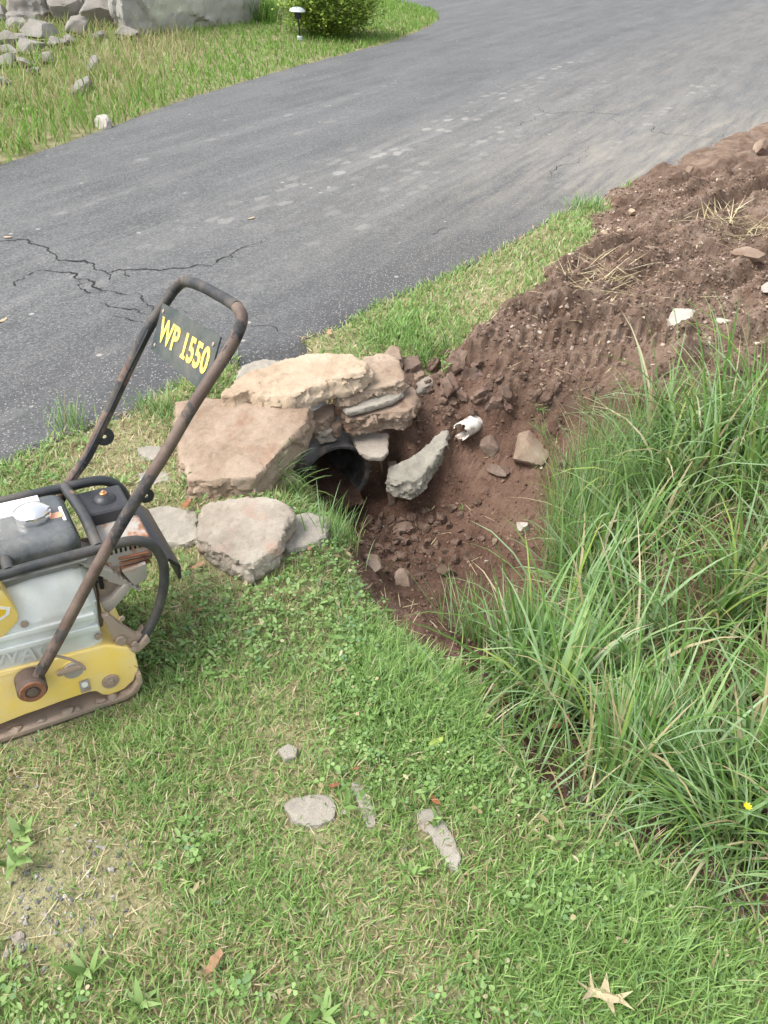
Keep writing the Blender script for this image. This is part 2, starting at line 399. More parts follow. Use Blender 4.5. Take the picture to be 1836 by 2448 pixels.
# worn-through aggregate speckle near the lawn edge
worn = m.attr('worn')
spk = m.ramp(m.voro(v, 62), [(.16, 1.0), (.26, 0.0)])
c = m.mix(m.math('MULTIPLY', worn, .55), c, (.042, .042, .045))
c = m.mix(m.math('MULTIPLY', worn, spk), c, (.30, .29, .275))

# dried mud carried onto the road
dust = m.attr('dust')
dn = m.ramp(m.noise(m.map(uv, scale=(.45, 3.6, 1)), 2.4, 8, .72), [(.34, 0.0), (.72, .85)])
c = m.mix(m.math('MULTIPLY', dust, dn, clamp=True), c, (.30, .27, .22))
tyre = m.attr('tyre')
wob = m.n('ShaderNodeVectorMath', {0: uv, 1: m.n('ShaderNodeVectorMath', {0: m.n('ShaderNodeTexNoise', {'Vector': v, 'Scale': 14.0, 'Detail': 4.0}).outputs['Color'], 1: (.09, .09, 0)}, operation='MULTIPLY').outputs[0]}, operation='ADD').outputs[0]
vd = m.n('ShaderNodeTexVoronoi', {'Vector': m.map(wob, scale=(5.2, 9.5, 1)), 'Scale': 1.0, 'Randomness': .55})
blk = m.math('MULTIPLY', m.ramp(vd.outputs['Distance'], [(.30, 1.0), (.46, 0.0)]), m.ramp(vd.outputs['Color'], [(.42, 0.0), (.62, 1.0)]))
brk = m.ramp(m.noise(m.map(uv, scale=(1.1, 1.1, 1), loc=(2, 9, 0)), 1.0, 3, .5), [(.36, 0.0), (.50, 1.0)])
tb = m.ramp(m.noise(m.map(uv, scale=(.6, 7, 1)), 1.6, 6, .65), [(.40, 0.0), (.62, .55)])
c = m.mix(m.math('MULTIPLY', tyre, tb), c, (.21, .205, .19))
c = m.mix(m.math('MULTIPLY', tyre, m.math('MULTIPLY', blk, brk)), c, (.25, .243, .222))
dots = m.ramp(m.voro(m.map(v, loc=(1, 1, 0)), 7.5), [(.085, 1.0), (.12, 0.0)])
dsel = m.ramp(m.noise(v, 2.3, 2), [(.55, 0.0), (.6, .8)])
c = m.mix(m.math('MULTIPLY', dots, dsel), c, (.33, .31, .28))
hh = m.math('ADD', m.math('MULTIPLY', grain, .5), m.math('MULTIPLY', agg, .5))
ASPH = m.bsdf(c, .72, normal=m.bump(hh, .55, .006), spec=.4)

# ------------------------------------------------------------------ ground sheets
X, Y = fan_grid(-1.2, 95, 1.0125, -1.35, 1.35, 520, off=2.2)
H = lawn_h(X, Y); H = H + far_rise(X, Y)
RS = road_sd(X, Y)
H = H - .07*sstep(-.03, .06, RS)
DS = np.full(X.shape, -9.0); mk = (Y > -.3) & (Y < 12) & (X > -1) & (X < 14)
DS[mk] = dirt_sd(X[mk], Y[mk], H[mk])
H = H - .10*sstep(-.01, .10, DS) - .35*sstep(.05, .14, DS)
H = pipe_slot(X, Y, H)
tag(sheet('ground', X, Y, H, None, SOIL), kind='structure')

X, Y = fan_grid(1.2, 95, 1.0105, -1.35, 1.35, 520)
RS = road_sd(X, Y)
Z = .006 + .004*fbm(X*1.2, Y*1.2, s=7, o=3) - .06*sstep(.0, -.10, RS) + far_rise(X, Y)*sstep(0, -.2, RS)
edge = sdist(X, Y, ROAD_POLY)
worn = sstep(1.1, .1, edge)*(.35+.65*sstep(.35, .6, .5+.5*fbm(X*1.7, Y*1.7, s=12, o=3)))*sstep(2.4, 1.2, X)
pr = at(1836, 420)[:2]; pl = at(1600, 330)[:2]
dust = 1.05*np.exp(-(((X-pr[0])/1.6)**2 + ((Y-pr[1])/1.2)**2)) + .8*np.exp(-(np.maximum(edge, 0)/.35)**2)*sstep(1.2, 2.2, X) + .35*np.exp(-(np.maximum(edge, 0)/1.5)**2)*sstep(.8, 2.4, X)
vv = -math.sin(RANG)*X + math.cos(RANG)*Y
tyre = np.zeros_like(X)
wq = at(1400, 290)[:2]; dust = dust + .36*np.exp(-((vv-(-math.sin(RANG)*wq[0]+math.cos(RANG)*wq[1]))/1.1)**2)*sstep(-.5, 2.5, math.cos(RANG)*X+math.sin(RANG)*Y-3.0)
for (q, hw, amp) in (((1020, 330), .16, 1), ((1100, 275), .13, .9), ((1300, 180), .13, .85), ((620, 300), .10, .55), ((1240, 300), .2, .7), ((760, 420), .12, .5), ((1600, 260), .2, .8), ((380, 430), .1, .5), ((560, 470), .1, .45), ((900, 520), .14, .5)):
    w = at(*q)[:2]; v0 = -math.sin(RANG)*w[0] + math.cos(RANG)*w[1]
    u = math.cos(RANG)*(X-w[0]) + math.sin(RANG)*(Y-w[1])
    tyre = np.maximum(tyre, amp*np.exp(-((vv-v0)/hw)**2)*np.exp(-(u/3.2)**2))
DRIVE = tag(sheet('driveway', X, Y, Z, RS > -.12, ASPH, {'worn': worn, 'dust': np.clip(dust, 0, 1), 'tyre': tyre}), kind='structure')

X, Y = fan_grid(.35, 9.5, 1.0048, -.24, 1.15, 470, off=.45)
H0 = base_h(X, Y); DS = dirt_sd(X, Y, H0); RSd = road_sd(X, Y)
DS = np.minimum(DS, -RSd + .03)
Z = dirt_h(X, Y, DS) + .004
for _ in range(2):                                   # crumbling softens every step in the soil
    Zp = np.pad(Z, 1, mode='edge'); Z = .4*Z + .15*(Zp[:-2, 1:-1]+Zp[2:, 1:-1]+Zp[1:-1, :-2]+Zp[1:-1, 2:])
Z = Z + .004*vnoise(X*120, Y*120, s=88) - .07*sstep(.015, -.05, DS)
Z = pipe_slot(X, Y, Z)
dry = sstep(-.14, .0, H0)*(.25+.65*sstep(2.4, 3.6, Y + .25*X)) + .3*fbm(X*1.6, Y*1.6, s=13, o=3)
tp = at(880, 1320, -.36); dry = dry + .5*np.exp(-(((X-tp[0])/.10)**2 + ((Y-tp[1])/.10)**2))
dry = np.clip(dry, 0, 1)
tag(sheet('dug_earth', X, Y, Z, DS > -.07, DIRT, {'dryness': dry}, smooth=False), kind='structure')
DG = dict(ys=Y[:, 0].copy(), z=Z, sd=DS, dry=dry, s0=-.24, s1=1.15, off=.45, nc=X.shape[1])
def dirt_lookup(x, y, *keys):
    ys = DG['ys']; r = np.clip(np.searchsorted(ys, y)-1, 0, len(ys)-2); fr_ = np.clip((y-ys[r])/(ys[r+1]-ys[r]), 0, 1)
    sc_ = (x/(y+DG['off'])-DG['s0'])/(DG['s1']-DG['s0'])*(DG['nc']-1); out_ = (sc_ < 0) | (sc_ > DG['nc']-1.001) | (y < ys[0]) | (y > ys[-1])
    c_ = np.clip(np.floor(sc_), 0, DG['nc']-2).astype(int); fc_ = np.clip(sc_-c_, 0, 1); res = []
    for k_ in keys:
        A = DG[k_]; q_ = (A[r, c_]*(1-fc_)+A[r, c_+1]*fc_)*(1-fr_) + (A[r+1, c_]*(1-fc_)+A[r+1, c_+1]*fc_)*fr_
        res.append(np.where(out_, -1.0, q_))
    return res
def ground_z(x, y):
    x = np.asarray(x, float); y = np.asarray(y, float); zd, sd = dirt_lookup(x, y, 'z', 'sd')
    z = np.where(sd > 0, zd, pipe_slot(x, y, lawn_h(x, y)))
    return z + far_rise(x, y), sd
def hit(px, py):
    """where the sight line through a pixel meets the ground"""
    z = 0.0
    for _ in range(12):
        p = at(px, py, z); z = .5*z + .5*float(ground_z(np.array([p[0]]), np.array([p[1]]))[0][0])
    return at(px, py, z)

# cracks in the driveway: narrow dark ribbons laid on the surface
m = Mat('crack_dark'); CRK = m.bsdf((.032, .032, .033), .95, spec=.1)
CR = [[(-60, 578), (50, 575), (90, 588), (120, 605), (135, 620), (205, 625), (225, 645), (255, 655), (300, 648), (380, 650), (440, 644), (505, 640)],
      [(505, 640), (520, 625), (560, 605), (620, 585), (640, 570)], [(90, 650), (150, 655), (190, 670), (225, 682), (270, 700), (322, 708)],
      [(180, 672), (192, 692), (240, 702)], [(240, 725), (262, 737), (330, 750), (372, 755)], [(330, 705), (345, 725), (362, 747)], [(270, 760), (320, 770), (368, 786)],
      [(285, 645), (300, 655), (314, 664)], [(60, 690), (70, 660), (90, 650)], [(255, 655), (262, 672)], [(360, 745), (420, 742), (450, 752)],
      [(1250, 245), (1290, 262), (1320, 275), (1390, 268), (1460, 275), (1540, 282), (1578, 275)], [(1320, 275), (1270, 290), (1200, 306)], [(1440, 285), (1480, 298), (1500, 300), (1560, 305), (1600, 325), (1700, 331), (1790, 328)],
      [(1560, 310), (1500, 326), (1450, 340), (1400, 366), (1330, 402), (1250, 442), (1170, 470)], [(600, 783), (660, 786), (692, 802)], [(985, 572), (1050, 551), (1080, 545)],
      ]
for ci, line in enumerate(CR):
    pts = np.array([at(*p)[:2] for p in line]); rr = np.random.default_rng(100+ci)
    for it in range(4):
        mid = (pts[1:]+pts[:-1])/2; d = pts[1:]-pts[:-1]; nrm = np.stack([-d[:, 1], d[:, 0]], -1)
        mid = mid + nrm*rr.normal(0, .13, (len(mid), 1))
        q = np.empty((len(pts)+len(mid), 2)); q[0::2] = pts; q[1::2] = mid; pts = q
    d = np.gradient(pts, axis=0); d /= np.linalg.norm(d, axis=1)[:, None]+1e-9
    nrm = np.stack([-d[:, 1], d[:, 0]], -1); n = len(pts); t = np.linspace(0, 1, n)
    wd = (.0014+.0028*rr.random(n))*(1+.8*vnoise(t*9, t*0+ci, s=5))*np.sqrt(np.clip(np.sin(PI*np.clip(t, .02, .98))*1.6, 0, 1))*(1.5 if ci in (0, 2) else .65 if ci > 9 else 1.0)
    z = .006 + .004*fbm(pts[:, 0]*1.2, pts[:, 1]*1.2, s=7, o=3) + .003
    Vc = np.concatenate([np.c_[pts+nrm*wd[:, None], z], np.c_[pts-nrm*wd[:, None], z]])
    i = np.arange(n-1); q = np.stack([i, i+1, i+1+n, i+n], -1)
    link('crack', mesh_np('crack', Vc, q, np.full(len(q), 4)), CRK, DRIVE)

# ------------------------------------------------------------------ stones
TAN = stone_mat('tan_sandstone', (0.223, 0.16, 0.112), (0.309, 0.236, 0.174), (0.371, 0.295, 0.226), stain=(0.248, 0.153, 0.103), stain_lo=.56)
TANP = stone_mat('pale_sandstone', (0.319, 0.239, 0.164), (0.416, 0.325, 0.234), (0.471, 0.386, 0.29), stain=(0.312, 0.206, 0.126), stain_lo=.6)
TANB = stone_mat('brown_sandstone', (0.176, 0.123, 0.088), (0.251, 0.186, 0.138), (0.314, 0.245, 0.19), stain=(0.157, 0.0904, 0.0609), stain_lo=.52)
GREY = stone_mat('grey_sandstone', (0.193, 0.168, 0.14), (0.277, 0.242, 0.204), (0.345, 0.304, 0.257), stain=(0.321, 0.211, 0.159), stain_lo=.56)
GREYP = stone_mat('pale_grey_stone', (0.226, 0.207, 0.174), (0.302, 0.277, 0.234), (0.37, 0.337, 0.284), stain=(0.204, 0.163, 0.114), stain_lo=.58)
GRN = stone_mat('greenish_grey_slab', (0.193, 0.182, 0.151), (0.279, 0.26, 0.217), (0.364, 0.338, 0.288), stain=(0.664, 0.603, 0.504), stain_lo=.61)
PINK = stone_mat('pinkish_sandstone', (0.237, 0.199, 0.16), (0.328, 0.286, 0.233), (0.392, 0.359, 0.3), stain=(0.365, 0.247, 0.189), stain_lo=.52)
RED = stone_mat('earthy_red_stone', (0.108, 0.0712, 0.0564), (0.167, 0.119, 0.0923), (0.234, 0.18, 0.144), stain=(0.1, 0.0627, 0.0482), stain_lo=.5)
WHT = stone_mat('chalky_white_stone', (0.347, 0.31, 0.268), (0.448, 0.411, 0.361), (0.535, 0.506, 0.455), stain=(0.217, 0.145, 0.101), stain_lo=.55)
BLOCK = stone_mat('weathered_boulder', (0.23, 0.226, 0.206), (0.355, 0.346, 0.317), (0.461, 0.446, 0.403), stain=(0.576, 0.595, 0.461), stain_lo=.52, scale=.16)
FARGREY = stone_mat('rubble_stone', (0.164, 0.151, 0.131), (0.236, 0.22, 0.197), (0.308, 0.292, 0.262), stain=(0.131, 0.105, 0.0787), stain_lo=.6, scale=.4)

def rock_from(name, top, thick, mat, label, cat='stone', voxel=.0072, amp=1.0, bottom=.93, tilt=(0, 0), strata=1.0, group=None, seed=0, round_=.0):
    """a slab: closed outline of its upper face, thickness downwards; remeshed and weathered"""
    top = np.array(top, float); n = len(top); c = top.mean(0)
    off = np.array([tilt[0], tilt[1], -thick])
    rings = []
    for t, s in ((0, .965), (.16, 1.0), (.6, 1.0+.02*amp), (1, bottom)):
        r = c + (top-c)*np.array([s, s, 1]) + off*t; rings.append(r)
    if round_:
        rings[0] = c + (top-c)*np.array([1-round_, 1-round_, 1]) ; rings[-1] = c + (top-c)*np.array([1-round_*1.3, 1-round_*1.3, 1]) + off
    bm = bmesh.new()
    vs = [[bm.verts.new(p) for p in r] for r in rings]
    for a, b in zip(vs[:-1], vs[1:]):
        for i in range(n): bm.faces.new((a[i], a[(i+1) % n], b[(i+1) % n], b[i]))
    bm.faces.new(vs[0]); bm.faces.new(vs[-1])
    bmesh.ops.triangulate(bm, faces=[f for f in bm.faces if len(f.verts) > 4])
    me = bm_mesh(name, bm)
    o = bpy.data.objects.new(name, me); COL.objects.link(o)
    r = o.modifiers.new('r', 'REMESH'); r.mode = 'VOXEL'; r.voxel_size = voxel
    s = o.modifiers.new('s', 'SMOOTH'); s.iterations = 1; s.factor = .5
    me2 = baked(o); bpy.data.objects.remove(o); bpy.data.meshes.remove(me)
    V = get_v(me2); N = get_n(me2); sd = seed*13+1
    size = max(np.ptp(top[:, 0]), np.ptp(top[:, 1])); k = .5/max(size, .1)
    x, y, z = V.T
    a = amp*min(1.0, size/.35)
    side = np.clip(1-np.abs(N[:, 2]), 0, 1)
    d = .005*fbm(x*7*k*2, y*7*k*2, z*9*k*2, s=sd, o=3)
    fw = .10 + .90*side; d = d + fw*(.016*facets(V, .17*size, sd) + .009*facets(V, .075*size, sd+40) + .0015*facets(V, .03*size, sd+80))
    r1 = fbm(x*16*k*1.5, y*16*k*1.5, z*22*k*1.5, s=sd+3, o=3); d = d + .006*(np.abs(r1)-.25)*(.2+.8*side)
    pl = np.floor((z + .02*fbm(x*6, y*6, s=sd+5, o=2))/.019); d = d + strata*.005*side*(_h(pl, pl*0, pl*0, sd)-.5)*2
    d = d + .002*fbm(x*55, y*55, z*55, s=sd+7, o=3)
    # flaked facets on the upper face
    fl = vnoise(x*9*k*1.6+2*r1, y*9*k*1.6, s=sd+9); d = d - .004*sstep(.1, .22, fl)*(1-side)
    V = V + N*(d*a)[:, None]
    base = np.array([c[0]+off[0]*.5, c[1]+off[1]*.5, V[:, 2].min()])
    set_v(me2, V-base); smooth_angle(me2, 30); me2.name = name
    o = link(name, me2, mat, loc=base)
    return tag(o, label, cat, group)

def slab(name, label, outline, z0, g, thick, mat, **kw):
    o = np.array(outline, float); cpx = o.mean(0); c = at(cpx[0], cpx[1], z0)
    top = [on_plane(p[0], p[1], c, g[0], g[1]) for p in outline]
    return rock_from(name, top, thick, mat, label, **kw)

G_WALL = 'stones heaped over the pipe'
slab('stone_slab', 'large flat tan slab leaning at the left end of the stone heap', [(412, 958), (470, 946), (530, 946), (600, 960), (700, 975), (748, 968), (738, 1000), (695, 1048), (645, 1108), (612, 1142), (560, 1146), (500, 1152), (443, 1148), (430, 1100), (418, 1020)],
     .125, (0, .10), .135, TAN, group=G_WALL, seed=1, amp=.8)
slab('stone_slab', 'brightest cream slab lying on top of the stone heap', [(528, 938), (560, 900), (600, 880), (640, 870), (700, 852), (780, 838), (842, 842), (886, 866), (872, 884), (820, 902), (790, 905), (745, 925), (690, 948), (640, 944), (590, 930), (560, 945)],
     .20, (0, .12), .078, TANP, group=G_WALL, seed=2, bottom=.97, tilt=(.01, -.015))
slab('stone_slab', 'tan slab tucked under the right end of the cream top slab', [(868, 850), (905, 842), (950, 848), (964, 880), (972, 905), (945, 920), (880, 932), (832, 952), (800, 950), (820, 910), (850, 880)],
     .135, (0, .10), .06, TAN, group=G_WALL, seed=3)
slab('stone_slab', 'thin grey slab sandwiched in the right side of the stone heap', [(815, 965), (870, 952), (930, 932), (958, 925), (966, 938), (940, 956), (880, 972), (830, 984)],
     .085, (0, .05), .028, GREYP, group=G_WALL, seed=4, amp=.6, strata=.3, voxel=.007)
slab('stone_block', 'thick brown block below the thin grey slab', [(812, 985), (850, 975), (905, 965), (960, 935), (990, 915), (1002, 945), (990, 972), (972, 985), (920, 985), (870, 995), (830, 1004)],
     .055, (0, .05), .085, TANB, group=G_WALL, seed=5)
slab('ledge_stone', 'pinkish grey ledge stone roofing the gap right of the dark pipe', [(836, 1034), (880, 1030), (930, 1035), (928, 1080), (915, 1093), (880, 1092), (856, 1076), (846, 1055)],
     -.06, (0, .05), .028, GREY, group=G_WALL, seed=6, amp=.6)
slab('angular_slab', 'upright greenish grey slab with white edges beside the pit', [(1076, 1024), (1068, 1056), (1035, 1106), (1005, 1145), (985, 1152), (945, 1146), (925, 1128), (926, 1112), (965, 1098), (1000, 1078), (1035, 1045), (1058, 1026)],
     -.12, (-.12, .42), .085, GRN, group=G_WALL, seed=7, tilt=(-.005, -.01), bottom=.98, strata=.2, amp=.95)
slab('boulder', 'grey and rust pink boulder in front of the large tan slab', [(482, 1205), (520, 1190), (580, 1184), (640, 1183), (690, 1203), (702, 1225), (682, 1258), (665, 1305), (620, 1340), (590, 1352), (545, 1330), (500, 1305), (470, 1285), (470, 1240)],
     .095, (.02, .10), .10, PINK, group=G_WALL, seed=8, amp=.9, strata=.4)
slab('stone_slab', 'pale grey slab half hidden right of the grey pink boulder', [(660, 1240), (700, 1226), (745, 1222), (786, 1236), (782, 1280), (745, 1298), (690, 1315), (665, 1300)],
     .03, (0, .04), .07, GREYP, group=G_WALL, seed=9, strata=.3)
slab('stone_slab', 'low pale slab between the compactor and the grey pink boulder', [(345, 1215), (400, 1204), (470, 1222), (478, 1285), (445, 1298), (395, 1296), (350, 1290), (325, 1255)],
     .028, (0, .03), .07, GREYP, group=G_WALL, seed=10, strata=.3)
slab('stone', 'grey stone showing behind the cream top slab', [(562, 900), (578, 872), (630, 856), (668, 860), (672, 880), (640, 895), (600, 910)], .10, (0, .05), .11, GREYP, group=G_WALL, seed=11)
slab('stone', 'brown squarish stone at the top right corner of the heap', [(918, 838), (935, 823), (958, 829), (962, 858), (940, 862), (920, 856)], .075, (0, .05), .10, TANB, group=G_WALL, seed=12, voxel=.007)
slab('stone', 'small brown block wedged right of the squarish stone', [(960, 852), (1000, 846), (1008, 868), (985, 880), (965, 882)], .03, (0, .05), .08, RED, group=G_WALL, seed=13, voxel=.007)
slab('stone', 'small tan block below the wedged brown block', [(966, 890), (1008, 878), (1018, 893), (994, 908), (975, 905)], .0, (0, .0), .05, TANB, group=G_WALL, seed=14, voxel=.007)
slab('stone', 'bluish grey flat stone at the dirt edge right of the heap', [(984, 918), (1030, 893), (1050, 898), (1030, 918), (1000, 938)], -.01, (0, .1), .045, GREY, group=G_WALL, seed=15, voxel=.007)
slab('stone', 'small tan stone chinked between the two tan slabs above the pipe', [(742, 985), (775, 965), (800, 960), (800, 985), (775, 1005), (748, 1008)], .06, (0, .1), .08, TANB, group=G_WALL, seed=16, voxel=.007)
slab('stone', 'reddish grey stone sitting directly on top of the pipe', [(745, 1022), (780, 1008), (815, 990), (820, 1008), (800, 1026), (760, 1034)], .012, (0, .1), .06, GREY, group=G_WALL, seed=17, voxel=.007)
slab('stone', 'small rounded pinkish stone in the gap above the pipe', [(790, 1010), (810, 1002), (818, 1014), (806, 1024), (792, 1022)], .02, (0, .1), .05, RED, group=G_WALL, seed=18, voxel=.006, strata=.2)
slab('stone', 'brown chunk buried beside the right rim of the pipe', [(925, 1100), (950, 1098), (948, 1130), (930, 1130)], -.16, (0, .2), .18, RED, group=G_WALL, seed=19, voxel=.008)
slab('flat_stone', 'flat grey stone in the thin grass by the driveway, farther of two', [(325, 1070), (355, 1062), (385, 1064), (402, 1082), (372, 1094), (340, 1092)], .02, (0, 0), .04, GREYP, seed=20, voxel=.007, group='flat stones left of the heap')
slab('flat_stone', 'flat grey stone behind the compactor handle, nearer of two', [(330, 1130), (368, 1120), (402, 1130), (412, 1146), (370, 1156), (336, 1152)], .022, (0, 0), .045, GREYP, seed=21, voxel=.007, group='flat stones left of the heap')

# stones set in the mown lawn
G_LAWN = 'stones set in the lawn'
slab('lawn_stone', 'broad pale stone flush in the lawn with dry grass along its front', [(672, 1922), (700, 1905), (760, 1894), (795, 1902), (806, 1930), (800, 1958), (770, 1972), (735, 1978), (700, 1962)], .012, (0, .02), .05, GREYP, seed=22, voxel=.005, strata=.2, group=G_LAWN, amp=.6)
slab('lawn_stone', 'narrow pale stone slanting right of the broad lawn stone', [(838, 1868), (858, 1862), (880, 1895), (898, 1940), (902, 1972), (880, 1980), (868, 1950), (850, 1905)], .012, (0, .02), .05, GREYP, seed=23, voxel=.005, strata=.2, group=G_LAWN, amp=.6)
slab('lawn_stone', 'long narrow pale stone, rightmost of the lawn stones', [(990, 1930), (1030, 1928), (1060, 1955), (1090, 2010), (1102, 2050), (1095, 2085), (1070, 2070), (1050, 2030), (1020, 1985), (990, 1965)], .012, (0, .02), .05, GREYP, seed=24, voxel=.005, strata=.2, group=G_LAWN, amp=.6)
slab('lawn_stone', 'small half sunk grey stone, farthest of the lawn stones', [(662, 1790), (690, 1776), (712, 1785), (710, 1808), (680, 1815)], .016, (0, .02), .04, GREYP, seed=25, voxel=.005, strata=.2, group=G_LAWN, amp=.6)

def pebble_mesh(name, seed, sub=3, sq=(1, .8, .6), rough=.22, chop=.0, crumb=.05):
    bm = bmesh.new(); bmesh.ops.create_icosphere(bm, subdivisions=sub, radius=1.0)
    me = bm_mesh(name, bm); V = get_v(me)
    d = 1 + rough*fbm(V[:, 0]*1.3+seed*7.1, V[:, 1]*1.3, V[:, 2]*1.3, s=seed, o=3)*1.6
    V = V*d[:, None]
    rr = np.random.default_rng(seed)
    for i in range(int(chop*2)):                     # planes that break the roundness
        nn = rr.normal(size=3); nn /= np.linalg.norm(nn); lim = rr.uniform(.45, .78)
        s = V@nn; V = V - np.outer(np.maximum(s-lim, 0), nn)*.95
    V = V + crumb*facets(V, .5, seed)[:, None]*V + crumb*.7*fbm(V[:, 0]*4, V[:, 1]*4, V[:, 2]*4, s=seed+3, o=3)[:, None]*V
    V = V*np.array(sq); set_v(me, V); smooth_angle(me, 26)
    return me
def pebble(name, label, px, py, w_px, mat, seed, sq=(1, .8, .6), chop=5, cat='stone', group=None, sink=.35, sub=4, rough=.26, yaw=None):
    p = hit(px, py); depth = pix(*p)[2]; r = w_px*depth/FPX*.5
    me = pebble_mesh(name, seed, sub, sq, rough, chop); V = get_v(me)*r; set_v(me, V)
    o = link(name, me, mat, loc=(p[0], p[1], p[2]+r*sq[2]*(1-2*sink)))
    o.rotation_euler = (random.uniform(-.2, .2), random.uniform(-.2, .2), random.uniform(0, 6) if yaw is None else yaw)
    return tag(o, label, cat, group)

G_PIT = 'stones lying in the dug pit'
pebble('pit_stone', 'single pale tan round stone on the near floor of the pit', 967, 1392, 62, TANB, 31, (1, .9, .8), 4, group=G_PIT)
pebble('pit_stone', 'broad flat tan stone bedded in the pit floor', 878, 1345, 105, TANB, 32, (1, .75, .22), 3, group=G_PIT, sink=.6, rough=.15, yaw=.4)
pebble('pit_stone', 'brown block standing in the mouth of the gap beside the pipe', 828, 1192, 86, TANB, 33, (1, .8, .6), 8, group=G_PIT, yaw=.2)
pebble('pit_stone', 'long reddish stone among the crumbs at the back of the pit', 962, 1268, 66, RED, 34, (1, .6, .45), 8, group=G_PIT, yaw=-.2)
pebble('bank_stone', 'rounded tan stone sticking out of the dirt bank by the tall grass', 1258, 1085, 120, TANB, 35, (1, .9, .8), 5, group=G_PIT, sink=.4)
pebble('bank_stone', 'dark brown block in the bank right of the white pipe', 1172, 1072, 66, RED, 36, (.9, .8, .9), 8, group=G_PIT)
pebble('bank_stone', 'dirt caked lump below the tan bank stone', 1192, 1128, 58, RED, 37, (1, .9, .6), 6, group=G_PIT)
pebble('bank_stone', 'chalky pale stone at the pit edge where the tall grass begins', 1252, 1262, 46, WHT, 38, (1, .8, .7), 6, group=G_PIT)
pebble('bank_stone', 'small tan stone beside the dark hollow at the pit edge', 1182, 1298, 26, TANB, 39, (1, .8, .8), 6, group=G_PIT)
pebble('bank_stone', 'flattish brown stone in the bank at the fringe of the tall grass', 1330, 1185, 46, RED, 40, (1, .8, .5), 6, group=G_PIT)
G_BANK = 'stones on the levelled dirt bank'
pebble('bank_stone', 'biggest white stone, on the dirt just above the tall grass', 1625, 772, 90, WHT, 41, (1, .75, .5), 3, group=G_BANK, sink=.4, yaw=.3)
pebble('bank_stone', 'flat pale stone right of the biggest white stone', 1742, 772, 56, WHT, 42, (1, .8, .35), 4, group=G_BANK, sink=.55)
pebble('bank_stone', 'white stone at the right picture edge on the dirt', 1828, 696, 44, WHT, 43, (1, .7, .6), 6, group=G_BANK)
pebble('bank_stone', 'small white stone left of the one at the picture edge', 1738, 714, 16, WHT, 44, (1, .9, .7), 4, group=G_BANK)
pebble('bank_stone', 'large flat brown grey stone bedded in the dirt at the far right', 1790, 612, 84, TANB, 45, (1, .7, .35), 5, group=G_BANK, sink=.5)
pebble('bank_stone', 'flat tan slab at the top right of the dirt near the driveway', 1812, 358, 72, TANB, 46, (1, .6, .4), 6, group=G_BANK)
pebble('bank_stone', 'rounded brown stone near the driveway end of the dirt', 1646, 412, 28, TANB, 47, (1, .8, .7), 5, group=G_BANK)
pebble('bank_stone', 'pale elongated stone in the middle of the dirt slope', 1508, 510, 40, TANP, 48, (1, .6, .5), 5, group=G_BANK)
pebble('bank_stone', 'tan stone at the dirt edge where the grass strip ends, left one', 1442, 558, 22, TANP, 49, (1, .8, .6), 5, group=G_BANK)
pebble('bank_stone', 'tan stone at the dirt edge where the grass strip ends, right one', 1480, 556, 24, TANP, 50, (1, .7, .6), 5, group=G_BANK)
pebble('bank_stone', 'left of two tiny tan stones where driveway, dirt and grass meet', 1448, 492, 18, TANP, 51, (1, .8, .6), 5, group=G_BANK)
pebble('bank_stone', 'right of two tiny tan stones where driveway, dirt and grass meet', 1466, 490, 18, TANP, 52, (1, .8, .6), 5, group=G_BANK)
pebble('bank_stone', 'tan stone lying in the middle of the bare dirt', 1552, 594, 30, TANB, 53, (1, .8, .4), 5, group=G_BANK)
pebble('bank_stone', 'tiny white stone on the tyre printed bank edge', 1290, 796, 14, WHT, 54, (1, .8, .7), 4, group=G_BANK)
pebble('lawn_pebble', 'bluish white pebble between the broad and narrow lawn stones', 826, 1943, 22, WHT, 55, (1, .8, .6), 2, group=G_LAWN)
pebble('lawn_pebble', 'dark grey pebble below the long narrow lawn stone', 968, 2030, 22, GREY, 56, (1, .8, .6), 4, group=G_LAWN)
pebble('lawn_pebble', 'large slate grey pebble at the lower left picture edge', 42, 2245, 40, GREY, 57, (1, .7, .5), 4, group=G_LAWN)
pebble('lawn_pebble', 'pale grey pebble just below the slate grey pebble', 22, 2280, 30, GREYP, 58, (.7, 1, .5), 4, group=G_LAWN)
pebble('lawn_pebble', 'small bluish pebble right of the gravelly patch in the grass', 108, 2185, 20, GREY, 59, (1, .8, .6), 4, group=G_LAWN)

